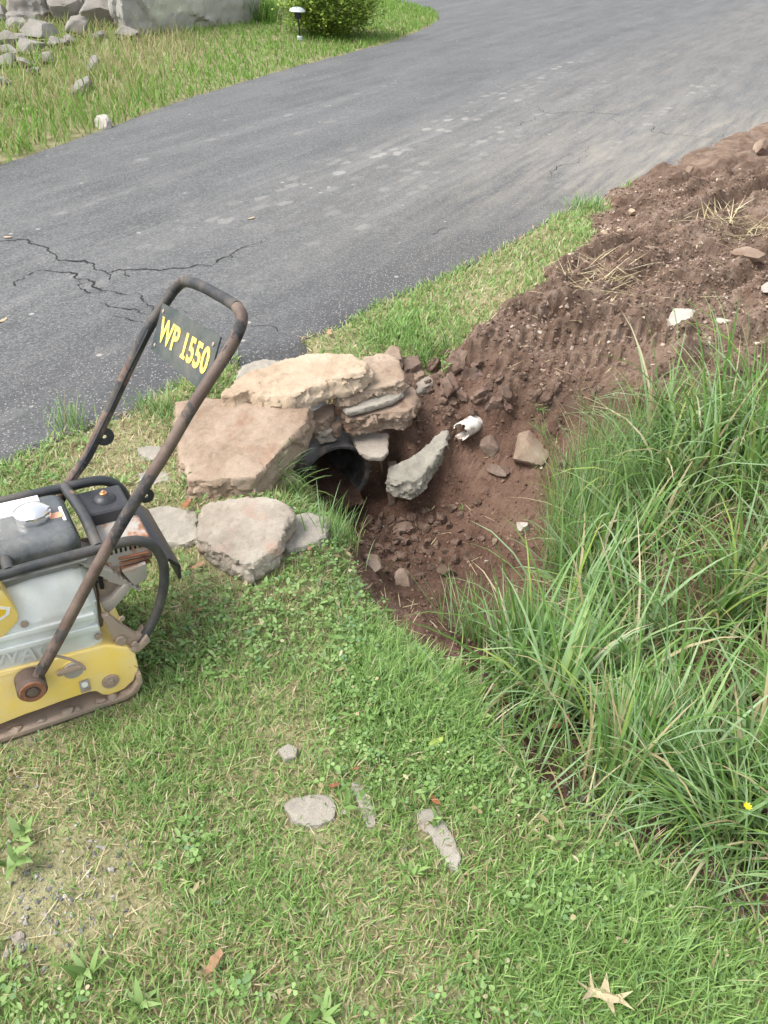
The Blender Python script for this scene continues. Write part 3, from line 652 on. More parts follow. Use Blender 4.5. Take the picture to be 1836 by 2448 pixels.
# soil clods one can pick out on the pit floor
cl_px = [(905, 1255, 26), (935, 1243, 22), (985, 1240, 24), (1010, 1228, 20), (918, 1290, 22), (945, 1296, 26), (970, 1300, 24), (935, 1318, 30), (992, 1290, 22), (1022, 1300, 22), (1030, 1325, 24), (962, 1335, 28), (985, 1320, 18), (905, 1310, 20), (890, 1285, 18),
         (1005, 1262, 26), (1045, 1255, 20), (1060, 1240, 26), (870, 1262, 20), (1000, 1345, 20), (955, 1360, 18), (1070, 1372, 40), (1090, 1345, 24), (850, 1240, 18), (1040, 1275, 16), (1080, 1215, 22), (1100, 1235, 18), (1140, 1205, 18), (925, 1270, 16), (1055, 1345, 16),
         (1030, 935, 20), (1055, 965, 30), (1075, 985, 24), (1040, 985, 18), (1095, 1005, 20), (1300, 955, 20), (1065, 1010, 22), (1345, 1110, 24), (870, 1335, 16), (1120, 1290, 20),
         (880, 1250, 24), (915, 1240, 18), (960, 1245, 20), (1030, 1245, 22), (900, 1270, 20), (950, 1275, 18), (985, 1272, 24), (1020, 1270, 18), (910, 1325, 22), (945, 1340, 18), (1010, 1318, 26), (1045, 1305, 22), (975, 1352, 20), (1035, 1360, 22), (1065, 1320, 20), (1090, 1300, 24), (860, 1300, 20), (885, 1308, 16), (925, 1370, 18), (1000, 1380, 20), (1120, 1330, 26), (1150, 1290, 20), (840, 1268, 16), (1075, 1260, 20), (1100, 1270, 16)]
clodm = [pebble_mesh('soil_clod', 200+i, 3, (1, .8+.1*(i % 3), .7), .45, 2, .26) for i in range(6)]
for me in clodm: set_v(me, get_v(me)*.01)
CLOD = stone_mat('soil_clod', (.075, .048, .036), (.13, .086, .065), (.19, .135, .105), bump=1.0)
for i, (a, b, w) in enumerate(cl_px):
    p = hit(a, b); r = w*pix(*p)[2]/FPX*.62
    me = clodm[i % 6]; o = link('soil_clod', me, CLOD, loc=(p[0], p[1], p[2]+r*.25)); o.scale = (r/.01,)*3
    o.rotation_euler = (random.uniform(0, 6), random.uniform(0, 6), random.uniform(0, 6))
    if i < 30 or i > 37: tag(o, 'crumbly reddish brown soil clod lying loose on the pit floor', 'clod', 'soil clods on the pit floor')
    else: tag(o, 'crumbly soil clod on the slope between the stone heap and the tall grass', 'clod', 'soil clods on the slope')

crest = [(1040, 880, 60), (1052, 905, 46), (1075, 930, 66), (1100, 948, 54), (1125, 905, 80), (1150, 950, 70), (1180, 965, 60), (1205, 945, 50), (1090, 870, 60), (1110, 835, 46), (1235, 940, 44), (1270, 948, 50), (1305, 955, 40), (1350, 962, 46), (1400, 972, 40), (1065, 850, 40),
         (1140, 870, 44), (1190, 905, 40), (1020, 920, 34), (1245, 905, 30), (1330, 925, 34), (1420, 940, 30), (1165, 925, 40), (1215, 975, 34), (1085, 965, 36), (1130, 985, 30)]
for i, (a, b, w) in enumerate(crest):
    p = hit(a, b); r = w*pix(*p)[2]/FPX*.5; o = link('soil_clod', clodm[(i*5+1) % 6], CLOD, loc=(p[0], p[1], p[2]+r*.05)); o.scale = (r/.01, r/.01*.9, r/.01*.8)
    o.rotation_euler = (random.uniform(0, 6), random.uniform(0, 6), random.uniform(0, 6))
    tag(o, 'lumpy brown soil clod along the broken crest of the dirt bank', 'clod', 'soil clods on the bank crest')

# far side: boulder, rubble and roadside stones
bl = [hit(306, 88), hit(400, 76), hit(500, 64), hit(612, 50)]
bk = np.array([-.25, 1.9, 0])
def at_h(p, z): return np.array([p[0], p[1], z])
blk = [at_h(bl[0], 1.25), at_h(bl[1]+[0, .1, 0], 1.3), at_h(bl[2], 1.3), at_h(bl[3], 1.22), at_h(bl[3]+bk, 1.3), at_h(bl[2]+bk, 1.35), at_h(bl[0]+bk+[-.9, .6, 0], 1.2), at_h(hit(196, 20), 1.1)]
rock_from('boulder', blk, 1.25, BLOCK, 'huge grey weathered boulder with pale lichen beyond the driveway', cat='boulder', voxel=.04, amp=2.8, seed=61, strata=.4, tilt=(.02, .0), bottom=1.0)
lg_ = [hit(30, 70), hit(110, 62), hit(205, 44)]
rock_from('rock_ledge', [at_h(lg_[0], .62), at_h(lg_[1]-np.array([0, .2, 0]), .7), at_h(lg_[2], .66), at_h(lg_[2]+np.array([0, 2.0, 0]), .8), at_h(lg_[0]+np.array([-.6, 2.2, 0]), .7)], .62, FARGREY, 'low craggy rock ledge left of the huge boulder', cat='boulder', voxel=.05, amp=6.0, seed=62, bottom=1.02)
rub = [(25, 115, 70, 'flat pale rubble stone'), (95, 100, 95, 'long grey rubble stone'), (70, 130, 70, 'squarish grey rubble stone'), (20, 160, 60, 'low pale rubble stone at the picture edge'), (160, 60, 110, 'bulky tan grey rubble stone'), (250, 62, 120, 'wide brownish rubble stone touching the boulder'),
       (45, 75, 60, 'rear grey rubble stone'), (115, 150, 46, 'small pale rubble stone nearest the dry grass'), (10, 205, 40, 'lowest grey rubble stone at the left edge'), (300, 95, 60, 'tan rubble stone at the foot of the boulder'), (135, 118, 50, 'mid grey rubble stone'),
       (55, 160, 44, 'thin slate grey rubble stone'), (190, 88, 70, 'broad low rubble stone'), (215, 40, 80, 'pinkish grey rubble stone'), (120, 42, 80, 'back row pale rubble stone'), (60, 40, 90, 'back row grey rubble stone'), (5, 60, 80, 'back row dark rubble stone'), (170, 108, 40, 'small tan rubble stone'), (85, 178, 34, 'tiny pale rubble stone farthest into the dry grass'), (235, 100, 44, 'small rubble stone before the boulder'), (15, 135, 50, 'cracked grey rubble stone'), (45, 108, 54, 'tilted light grey rubble stone')]
for i, (a, b, w, lab) in enumerate(rub):
    pebble('rubble_stone', lab + ' in the upper left corner', a, b, w*1.35, FARGREY, 70+i, (1, .8, .5), 9, group='rubble in the upper left corner', sink=.12)
pebble('roadside_stone', 'white stone on the far edge of the driveway', 246, 305, 46, WHT, 90, (1, .8, .9), 4, sink=.3)
slab('roadside_stone', 'upper of two long pale stones in the dry grass', [(205, 160), (218, 132), (232, 128), (234, 142), (214, 170)], .16, (0, .1), .2, FARGREY, seed=91, voxel=.02, strata=.2)
slab('roadside_stone', 'lower of two long pale stones in the dry grass', [(165, 215), (180, 192), (212, 178), (216, 190), (190, 210), (172, 222)], .13, (0, .1), .2, FARGREY, seed=92, voxel=.02, strata=.2)

# ------------------------------------------------------------------ pipes
m = Mat('pipe_plastic'); v = m.obj()
c = m.ramp(m.noise(v, 9, 5), [(.35, (.03, .03, .031)), (.6, (.085, .083, .08))])
c = m.mix(m.ramp(m.noise(v, 30, 5), [(.5, 0.0), (.7, .6)]), c, (.2, .16, .13))
PIPEM = m.bsdf(c, .55, spec=.4)
m = Mat('white_pvc'); v = m.obj()
c = m.ramp(m.noise(v, 40, 5), [(.4, (.74, .73, .68)), (.62, (.62, .56, .48))])
c = m.mix(m.ramp(m.noise(v, 25, 4), [(.50, 0.0), (.62, .8)]), c, (.24, .16, .12))
PVC = m.bsdf(c, .45, spec=.4)
m = Mat('black_end_cap'); END_CAP = m.bsdf((.03, .02, .015), .95)  # near-black for the added cap, no soil stands there
def lathe(name, prof, seg=64, origin=(0, 0, 0), axis=(0, 0, 1), mat=None, parent=None, closed=False, mod=None, smooth=35, arc=2*PI):
    """profile (r, h) swept round axis"""
    ax = Vector(axis).normalized(); R = ax.to_track_quat('Z', 'Y').to_matrix()
    full = arc > 6.28; n = len(prof); k = seg if full else seg+1; V = []
    for j in range(k):
        a = arc*j/seg
        for i, (r, h) in enumerate(prof):
            rr, hh = mod(a, r, h) if mod else (r, h)
            V.append(Vector(origin) + R@Vector((rr*math.cos(a), rr*math.sin(a), hh)))
    q = []
    for j in range(seg):
        j2 = (j+1) % k
        for i in range(n-1 if not closed else n):
            i2 = (i+1) % n
            q.append((j*n+i, j2*n+i, j2*n+i2, j*n+i2))
    me = bpy.data.meshes.new(name); me.from_pydata(V, [], q); bm = bmesh.new(); bm.from_mesh(me)
    bmesh.ops.remove_doubles(bm, verts=bm.verts, dist=1e-6); bmesh.ops.recalc_face_normals(bm, faces=bm.faces); bm.to_mesh(me); bm.free()
    smooth_angle(me, smooth)
    return link(name, me, mat, parent)
pr = empty('culvert_pipe', tuple(PIPE_M)); tag(pr, 'dark round culvert pipe opening under the stone heap', 'pipe')
outer = []; L = 1.5; nn = 90
for i in range(nn+1):
    h = L*i/nn; outer.append((PIPE_R + (.006 if h > .06 and (int(h/.03) % 2) else 0.0), h))
prof = [(PIPE_R-.022, L)] + [(PIPE_R-.022, .01), (PIPE_R-.014, 0.0), (PIPE_R-.004, 0.0)] + outer[1:]
lathe('pipe_wall', prof, 72, (0, 0, 0), PIPE_D, PIPEM, pr)
lathe('end_cap', [(0.0, L-.03), (PIPE_R-.02, L-.03), (PIPE_R-.02, L+.02)], 48, (0, 0, 0), PIPE_D, END_CAP, pr)  # unseen cap added to shut the far end so the pipe stays dark
# silt in the bottom of the pipe
nx, ny = 12, 40; sv = []; sx = np.linspace(-1, 1, nx)
Rm = Vector(PIPE_D).to_track_quat('Z', 'Y').to_matrix(); side = Vector((PIPE_D[1], -PIPE_D[0], 0))
for j in range(ny):
    for i in range(nx):
        d = -.08 + j*.035; zz = -.100 + .008*math.sin(i*1.7+j*.6) + .006*random.random()
        hw = math.sqrt(max((PIPE_R-.02)**2 - zz*zz, 0))
        sv.append(Vector(PIPE_D)*d + side*(sx[i]*hw) + Vector((0, 0, zz)))
me = bpy.data.meshes.new('silt'); me.from_pydata(sv, [], [tuple(int(k) for k in f) for f in grid_faces(ny, nx)])
attr(me, 'dryness', np.full(len(me.vertices), .1)); smooth_angle(me, 60); link('silt', me, DIRT, pr)

pv = hit(1106, 1040); pv = np.array([pv[0]-.02, pv[1]-.05, pv[2]+.045])
pe = empty('broken_drain_pipe', tuple(pv)); tag(pe, 'short broken white plastic pipe sticking out of the dirt bank', 'pipe')
pd = Vector((.62, .70, -.05)).normalized()
def jag(a, r, h): return r, (h if h > .03 else h + .035*abs(math.sin(a*2.3+.6))*abs(math.sin(a*5+1))*.5)
lathe('pipe_wall', [(.034, .22), (.034, .0), (.0372, .0), (.0372, .22)], 40, (0, 0, 0), pd, PVC, pe, mod=jag, arc=5.4)

# ------------------------------------------------------------------ plate compactor
PC = empty('plate_compactor'); tag(PC, 'worn yellow plate compactor with a rusty tube handle on the lawn', 'compactor')
PC.matrix_world = Matrix(((ma[0], mb[0], mc[0], MO[0]), (ma[1], mb[1], mc[1], MO[1]), (ma[2], mb[2], mc[2], MO[2]), (0, 0, 0, 1)))

def worn(name, base, under, lo=.52, hi=.60, scale=9, rough=.5, metal=0.0, base2=None, dirt=(.25, .19, .14), dirt_amt=.5, dirt_scale=5, stretch=(1, 1, 1), spec=.4):
    m = Mat(name); v = m.obj()
    n1 = m.noise(m.map(v, scale=stretch), scale, 6, .68, .3)
    b = base if base2 is None else m.ramp(m.noise(v, 14, 4), [(.35, base), (.65, base2)])
    ru = m.ramp(m.noise(v, 70, 5, .7), [(.35, tuple(c*.6 for c in under)), (.65, tuple(min(c*1.5, 1) for c in under))])
    w = m.ramp(n1, [(lo, 0.0), (hi, 1.0)])
    c = m.mix(w, b, ru)
    dn = m.ramp(m.noise(m.map(v, loc=(4, 2, 7)), dirt_scale, 6, .65), [(.46, 0.0), (.72, dirt_amt)])
    c = m.mix(dn, c, dirt)
    r = m.ramp(m.math('ADD', m.math('MULTIPLY', w, .6), m.math('MULTIPLY', dn, .5)), [(0.0, rough), (.7, .85)])
    return m.bsdf(c, r, metal, normal=m.bump(m.math('ADD', m.noise(v, 160, 4, .7), m.math('MULTIPLY', w, .5)), .25, .003), spec=spec)
YEL = worn('yellow_paint', (.84, .60, .13), (.24, .165, .12), .635, .67, 7, .42, base2=(.82, .63, .24), dirt=(.70, .58, .36), dirt_amt=.7, dirt_scale=4)
BLK = worn('black_tube_paint', (.028, .031, .034), (.20, .12, .08), .62, .67, 8, .42, base2=(.045, .048, .05), dirt=(.26, .21, .16), dirt_amt=.3, dirt_scale=9)
RUST = worn('rusty_tube', (.125, .088, .07), (.03, .031, .034), .53, .56, 8, .6, base2=(.085, .057, .046), dirt=(.24, .185, .145), dirt_amt=.55, dirt_scale=14, stretch=(1, 1, .6))
RUSTB = worn('half_rusted_black_tube', (.024, .026, .029), (.12, .082, .065), .56, .60, 6, .55, dirt=(.3, .24, .18), dirt_amt=.3, dirt_scale=14)
STEEL = worn('muddy_steel', (.30, .235, .185), (.36, .26, .19), .5, .65, 8, .7, dirt=(.38, .29, .21), dirt_amt=.8, dirt_scale=7)
GUARD = worn('grey_guard_plastic', (.60, .63, .60), (.48, .46, .42), .6, .75, 6, .45, base2=(.68, .71, .68), dirt=(.46, .41, .34), dirt_amt=.6, dirt_scale=4)
TANK = worn('dark_fuel_tank', (.05, .058, .062), (.3, .29, .27), .64, .70, 9, .22, base2=(.09, .10, .105), dirt=(.42, .40, .35), dirt_amt=.4, dirt_scale=5)
TANKB = worn('grey_tank_underside', (.2, .205, .195), (.2, .17, .14), .6, .7, 9, .5, dirt=(.36, .33, .28), dirt_amt=.7)
BPLA = worn('black_plastic', (.022, .024, .03), (.1, .1, .1), .7, .8, 9, .38, dirt=(.18, .17, .16), dirt_amt=.25)
ENG = worn('grimy_engine_casting', (.17, .135, .105), (.27, .2, .14), .5, .65, 12, .7, dirt=(.33, .26, .19), dirt_amt=.7, dirt_scale=9)
ALU = worn('dusty_aluminium', (.36, .335, .30), (.28, .19, .13), .58, .7, 12, .55, dirt=(.40, .33, .26), dirt_amt=.7, dirt_scale=9)
MUF = worn('rusted_muffler', (.36, .34, .31), (.26, .13, .075), .53, .60, 10, .6, dirt=(.33, .22, .15), dirt_amt=.5, dirt_scale=12)
RUSTO = worn('orange_rust', (.26, .115, .06), (.16, .075, .045), .5, .6, 14, .8, dirt=(.32, .2, .12), dirt_amt=.4)
m = Mat('chrome_cap'); CHR = m.bsdf((.82, .82, .82), .16, 1.0)
m = Mat('label_white'); LBL = m.bsdf((.78, .78, .76), .35)
m = Mat('label_orange'); LBO = m.bsdf((.75, .36, .22), .4)
m = Mat('brass_nut'); BRS = m.bsdf((.75, .42, .22), .35, .8)
m = Mat('black_void'); VOID = m.bsdf((.012, .010, .009), .9)
m = Mat('sign_lettering'); v = m.obj()
LET = m.bsdf(m.mix(m.ramp(m.noise(v, 55, 5, .7), [(.60, 0.0), (.66, 1.0)]), (.82, .62, .14), (.12, .12, .12)), .6)
SIGN = worn('sign_plate', (.035, .05, .052), (.22, .14, .09), .60, .66, 9, .45, base2=(.05, .066, .066), dirt=(.22, .19, .15), dirt_amt=.5, dirt_scale=9, stretch=(1, .5, 2))
m = Mat('sticker_yellow'); STK = m.bsdf((.75, .48, .03), .4)

def spline(pts, n=8):
    P = [np.array(p, float) for p in pts]; P = [2*P[0]-P[1]] + P + [2*P[-1]-P[-2]]; out = []
    for i in range(1, len(P)-2):
        for k in range(n):
            t = k/n
            out.append(.5*((2*P[i]) + (-P[i-1]+P[i+1])*t + (2*P[i-1]-5*P[i]+4*P[i+1]-P[i+2])*t*t + (-P[i-1]+3*P[i]-3*P[i+1]+P[i+2])*t**3))
    out.append(P[-2]); return np.array(out)
def tube(name, pts, r, mat, parent, n=8, seg=16, smooth_path=True, cap=True, rmod=None):
    C = spline(pts, n) if smooth_path else np.array(pts, float)
    T = np.gradient(C, axis=0); T /= np.linalg.norm(T, axis=1)[:, None]
    up = np.array([0, 0, 1.0]) if abs(T[0][2]) < .9 else np.array([1.0, 0, 0])
    N = np.cross(T[0], up); N /= np.linalg.norm(N); V = []
    for i in range(len(C)):
        N = N - T[i]*(N@T[i]); N /= np.linalg.norm(N); B = np.cross(T[i], N)
        rr = r if rmod is None else r*rmod(i/(len(C)-1))
        for k in range(seg):
            a = 2*PI*k/seg; V.append(C[i] + rr*(math.cos(a)*N + math.sin(a)*B))
    q = []
    for i in range(len(C)-1):
        for k in range(seg): q.append((i*seg+k, i*seg+(k+1) % seg, (i+1)*seg+(k+1) % seg, (i+1)*seg+k))
    if cap:
        q.append(tuple(range(seg))[::-1]); q.append(tuple((len(C)-1)*seg+k for k in range(seg)))
    me = bpy.data.meshes.new(name); me.from_pydata([tuple(v) for v in V], [], q); smooth_angle(me, 50)
    return link(name, me, mat, parent)
def prism(name, prof, y0, y1, mat, parent, bev=.003, slant=None, seg=2):
    """profile (x, z) extruded sideways from y0 to y1; slant(x, z) shifts the near face"""
    bm = bmesh.new(); n = len(prof)
    A = [bm.verts.new((x, y0 + (slant(x, z) if slant else 0), z)) for x, z in prof]; B = [bm.verts.new((x, y1, z)) for x, z in prof]
    for i in range(n): bm.faces.new((A[i], A[(i+1) % n], B[(i+1) % n], B[i]))
    bm.faces.new(A); bm.faces.new(B[::-1]); bmesh.ops.recalc_face_normals(bm, faces=bm.faces)
    if bev: bmesh.ops.bevel(bm, geom=[e for e in bm.edges if e.calc_face_angle(0) > .5], offset=bev, segments=seg, profile=.6, affect='EDGES', clamp_overlap=True)
    me = bm_mesh(name, bm); smooth_angle(me, 32)
    return link(name, me, mat, parent)
def box(name, lo, hi, mat, parent, bev=.003, seg=2, rot=None):
    bm = bmesh.new(); bmesh.ops.create_cube(bm, size=1.0)
    c = (np.array(lo)+np.array(hi))/2; s = np.array(hi)-np.array(lo)
    for v in bm.verts: v.co = Vector((v.co.x*s[0], v.co.y*s[1], v.co.z*s[2]))
    if bev: bmesh.ops.bevel(bm, geom=list(bm.edges), offset=bev, segments=seg, profile=.6, affect='EDGES', clamp_overlap=True)
    for v in bm.verts:
        if rot is not None: v.co = rot@v.co
        v.co = v.co + Vector(c)
    me = bm_mesh(name, bm); smooth_angle(me, 32)
    return link(name, me, mat, parent)
def disc(name, c, axis, r, h, mat, parent, bev=.15, seg=28):
    b = min(r, h)*bev
    return lathe(name, [(0, 0), (r-b, 0), (r, b), (r, h-b), (r-b, h), (0, h)], seg, c, axis, mat, parent)

# base plate with turned-up rear end, and the yellow deck over it
inn = [(-.36, .085), (-.352, .045), (-.33, .016), (-.30, .008), (0, .004), (.19, .002), (.222, .012), (.238, .034), (.241, .062)]
out = [(.2515, .060), (.2515, .03), (.235, .002), (.205, -.011), (0, -.010), (-.31, -.006), (-.345, .006), (-.364, .036), (-.371, .085)]
prism('base_plate', inn+out, .012, .43, STEEL, PC, bev=.002)
dk = [(-.345, .185), (-.056, .188), (.052, .177), (.185, .170), (.235, .145), (.249, .118), (.250, .070), (.232, .034), (.205, .016), (.187, .013), (.163, .014), (.150, .022), (.138, .040), (.122, .046), (.06, .046), (.017, .044), (.0, .043), (-.03, .043), (-.09, .038), (-.3, .036), (-.35, .06)]
deck = prism('deck', dk, .024, .40, YEL, PC, bev=.006, slant=lambda x, z: .16*max(z-.10, 0), seg=3)
prism('deck_lip', [(-.06, .182), (.06, .171), (.186, .163), (.19, .150), (.06, .158), (-.06, .168)], .036, .06, YEL, deck, bev=.003)
disc('bolt', (.176, .027, .060), (0, -1, 0), .021, .008, STEEL, deck, .2)
disc('bolt', (.176, .020, .060), (0, -1, 0), .009, .004, STEEL, deck, .2, 6)
box('rivet_plate', (.103, .020, .055), (.127, .0255, .092), ALU, deck, .002)
disc('rivet', (.115, .020, .082), (0, -1, 0), .008, .004, LBL, deck); disc('rivet', (.117, .020, .064), (0, -1, 0), .005, .004, STEEL, deck)
lathe('boss', [(0, -.018), (.03, -.018), (.034, -.012), (.038, .02), (.044, .04)], 32, (.098, .05, .128), (0, 1, 0), YEL, deck)
disc('boss_plug', (.098, .034, .130), (0, -1, 0), .024, .008, ALU, deck)

# ribbed belt guard with raised lettering
sec = lambda t: [(.125, .14+.0*t), (.046, .150), (.046, .295), (.052, .312), (.088, .383), (.097, .388), (.125, .388)]
xs = [-.26, -.05, .06, .150, .170, .182, .188]; bm = bmesh.new(); rows = []
for j, x in enumerate(xs):
    e = 0 if j < 4 else (x-.150)/.038
    row = []
    for (yy, zz) in sec(0):
        z2 = zz + (.055-.055*(x+.26)/.45 if zz < .2 else 0)*.55
        if zz > .3: z2 = zz - .022*e*e - .012*(x < -.02)
        y2 = yy + (.018*e*e if yy < .1 else 0)
        row.append(bm.verts.new((x - (.012 if zz < .2 and j == 6 else 0), y2, z2)))
    rows.append(row)
for a, b in zip(rows[:-1], rows[1:]):
    for i in range(6): bm.faces.new((a[i], a[i+1], b[i+1], b[i]))
bm.faces.new(rows[-1]); bm.faces.new(rows[0][::-1]); bmesh.ops.recalc_face_normals(bm, faces=bm.faces)
bmesh.ops.bevel(bm, geom=[e for e in bm.edges if e.is_manifold and e.calc_face_angle(0) > .35], offset=.007, segments=3, profile=.6, affect='EDGES', clamp_overlap=True)
me = bm_mesh('belt_guard', bm); smooth_angle(me, 30); guard = link('belt_guard', me, GUARD, PC)
for (x0, z0, x1, z1) in ((-.14, .292, .176, .276), (-.14, .256, .178, .238)):
    t = math.atan2(z1-z0, x1-x0); L = math.hypot(x1-x0, z1-z0)
    prism('rib', [(x0, z0), (x1, z1), (x1+.002, z1-.020), (x0, z0-.016)], .039, .06, GUARD, guard, bev=.005, seg=3)
for (bx, bz) in ((.022, .300), (.172, .198)):
    disc('screw', (bx, .047, bz), (0, -1, 0), .0085, .006, STEEL, guard)
def text_mesh(name, body, size, mat, parent, M, extrude=.002, bold=.0, shear=0.0, space=1.0, xs=1.0):
    cu = bpy.data.curves.new(name, 'FONT'); cu.body = body; cu.size = size; cu.extrude = extrude; cu.offset = bold; cu.shear = shear; cu.space_character = space
    cu.align_x = 'CENTER'; cu.align_y = 'CENTER'; cu.resolution_u = 4
    o = bpy.data.objects.new(name, cu); COL.objects.link(o); me = baked(o); bpy.data.objects.remove(o)
    V = get_v(me); V[:, 0] *= xs; V = (np.c_[V, np.ones(len(V))]@np.array(M).T)[:, :3]; set_v(me, V)
    return link(name, me, mat, parent)
def basis(right, up, org):
    r = np.array(right, float); r /= np.linalg.norm(r); u = np.array(up, float); u -= r*(u@r); u /= np.linalg.norm(u); n = np.cross(r, u)
    return Matrix(((r[0], u[0], n[0], org[0]), (r[1], u[1], n[1], org[1]), (r[2], u[2], n[2], org[2]), (0, 0, 0, 1)))
text_mesh('raised_lettering', 'WAC', .066, GUARD, guard, basis((1, 0, -.16), (0, 0, 1), (.003, .0455, .212)), .003, .0016, xs=.82, space=1.05)
# front cover left of the guard with a warning sticker
fc = prism('front_cover', [(-.24, .43), (-.02, .425), (.0, .41), (.016, .332), (.010, .315), (-.03, .28), (-.24, .25)], .040, .13, YEL, PC, bev=.006)
prism('sticker_border', [(-.04, .385), (.004, .362), (-.002, .345), (-.035, .328), (-.07, .35)], .0385, .0405, LBL, fc, bev=0)
prism('sticker_field', [(-.04, .377), (-.006, .360), (-.010, .349), (-.035, .337), (-.06, .352)], .0375, .0395, STK, fc, bev=0)

# engine
eng = box('engine_block', (-.16, .11, .165), (.20, .33, .37), ENG, PC, .012)
box('crank_case', (-.12, .085, .30), (.15, .12, .365), ENG, eng, .008)
for i in range(7):
    o = box('cooling_fin', (-.045, .085, -.0022), (.045, .20, .0022), ALU, PC, .0008, 1, rot=None)
    V = get_v(o.data); R = Matrix.Rotation(math.radians(38), 3, 'Y'); Rn = np.array(R)
    c = np.array([.205+.0095*i, 0, .372-.0125*i]); V = V@Rn.T + c; set_v(o.data, V)
box('cylinder_head', (.200, .10, .245), (.262, .26, .35), ENG, PC, .006, rot=Matrix.Rotation(math.radians(0), 3, 'Y'))
tank = box('fuel_tank', (-.15, .088, .392), (.186, .315, .474), TANK, PC, .040, 6)
V = get_v(tank.data); t = np.clip((V[:, 2]-.44)/.03, 0, 1); V[:, 2] += t*.010*(1-((V[:, 1]-.20)/.12)**2); set_v(tank.data, V)
box('tank_underside', (-.14, .092, .352), (.176, .31, .405), TANKB, tank, .022, 4)
box('tank_seam', (-.152, .084, .3985), (.189, .318, .4045), TANKB, tank, .0028, 2)
lathe('fuel_cap', [(0, .036), (.022, .036), (.030, .033), (.036, .030), (.041, .026), (.0425, .018), (.0425, .006), (.040, 0), (0, 0)], 48, (.102, .200, .474), (0, 0, 1), CHR, tank, mod=lambda a, r, h: (r*(1+.018*math.cos(a*12)) if r > .038 else r, h))
box('tank_label', (-.02, .225, .4795), (.128, .292, .4845), LBL, tank, .001); box('tank_label', (.128, .16, .4745), (.170, .225, .4785), LBL, tank, .001)  # first label enlarged: its white also paints the sky's reflection on the tank
box('tank_sticker', (.138, .175, .4765), (.166, .200, .4805), LBO, tank, .001)
af = box('air_filter', (.215, .205, .375), (.330, .325, .447), BPLA, PC, .012, 3)
box('filter_base', (.222, .212, .355), (.322, .318, .380), BPLA, af, .004)
lathe('filter_knob', [(0, .016), (.012, .016), (.02, .012), (.027, .006), (.030, 0)], 32, (.277, .262, .446), (0, 0, 1), BPLA, af)
disc('wing_nut', (.277, .262, .461), (0, 0, 1), .009, .007, BRS, af); disc('stud', (.277, .262, .467), (0, 0, 1), .004, .006, BRS, af)
mu = box('muffler', (.232, .105, .338), (.345, .215, .412), MUF, PC, .010, 3)
for i in range(9):
    box('vent_slot', (.245+.0115*i, .1035, .384), (.2505+.0115*i, .108, .399), VOID, mu, .001, 1)
for i in range(3):
    prism('louvre', [(.262, .372-.014*i), (.335, .368-.014*i), (.337, .362-.014*i), (.262, .366-.014*i)], .098, .112, RUSTO, mu, bev=.002)
disc('screw_head', (.278, .15, .411), (0, 0, 1), .009, .004, RUSTO, mu)
prism('heat_shield', [(.262, .338), (.322, .345), (.318, .300), (.285, .285)], .085, .10, ALU, PC, bev=.003)
prism('heat_deflector', [(.198, .270), (.225, .272), (.262, .305), (.272, .298), (.270, .282), (.232, .246), (.205, .228)], .078, .13, ALU, PC, bev=.004)
box('spark_lead', (.205, .09, .30), (.215, .10, .345), VOID, PC, .003)

# guard frame
nr = [(-.28, .05, .440), (-.1, .05, .446), (.0, .05, .447), (.10, .05, .449), (.20, .05, .449), (.270, .05, .450), (.312, .05, .440), (.340, .05, .412), (.354, .05, .370), (.354, .05, .325), (.342, .05, .266), (.317, .05, .204), (.283, .05, .152), (.255, .05, .126)]
frm = tube('guard_frame', nr, .0125, BLK, PC)
frl = [(p[0] - .006, .36, p[2]) for p in nr]
tube('far_rail', frl, .0135, BLK, frm)
tube('cross_tube', [(.215, .05, .452), (.213, .2, .457), (.20, .36, .452)], .0135, BLK, frm)
tube('cross_tube', [(.022, .05, .450), (.020, .2, .457), (.015, .36, .450)], .0135, BLK, frm)
bmp = prism('rear_bumper', [(.352, .362), (.378, .352), (.402, .322), (.400, .280), (.392, .279), (.394, .318), (.372, .344), (.350, .354)], .07, .358, BPLA, PC, bev=.002)
prism('gusset', [(.190, .255), (.206, .255), (.235, .205), (.262, .165), (.280, .160), (.268, .128), (.215, .130)], .044, .062, STEEL, PC, bev=.003)
prism('foot_clamp', [(.216, .120), (.262, .120), (.292, .142), (.286, .165), (.262, .140), (.22, .132)], .030, .085, STEEL, PC, bev=.004)
disc('clamp_bolt', (.222, .043, .168), (0, -1, 0), .013, .008, STEEL, PC)

# handle
nt_ = [(.0, 0, .150), (.042, 0, .206), (.108, 0, .303), (.207, 0, .451), (.278, 0, .550), (.339, 0, .630), (.389, 0, .694), (.445, 0, .772), (.497, 0, .838), (.545, 0, .897), (.572, .002, .938), (.585, .012, .964), (.588, .045, .975)]
tp_ = [(.588, .045, .975), (.585, .12, .972), (.578, .25, .962), (.570, .33, .951), (.562, .366, .938), (.545, .380, .918)]
ft_ = [(.545, .380, .918), (.511, .381, .878), (.467, .382, .822), (.40, .382, .718), (.329, .382, .604), (.270, .382, .512), (.215, .382, .448), (.12, .38, .31), (.0, .38, .150)]
hd = tube('handle', nt_, .0134, RUST, PC)
tube('handle_grip', tp_, .0134, RUSTB, hd); tube('handle_far_tube', ft_, .0134, RUSTB, hd)
cN = np.array([.516, .018, .861]); cF = np.array([.490, .362, .841]); up = np.array([.044, 0, .104]); up /= np.linalg.norm(up)
Ms = basis(cN-cF, up, (cN+cF)/2); Lw = np.linalg.norm(cN-cF)
bm = bmesh.new(); bmesh.ops.create_cube(bm, size=1.0)
for v in bm.verts: v.co = Ms@Vector((v.co.x*(Lw-.005), v.co.y*.118*(1.0 if v.co.x < 0 else 1.1), v.co.z*.004))
sg = link('name_plate', bm_mesh('name_plate', bm), SIGN, hd)
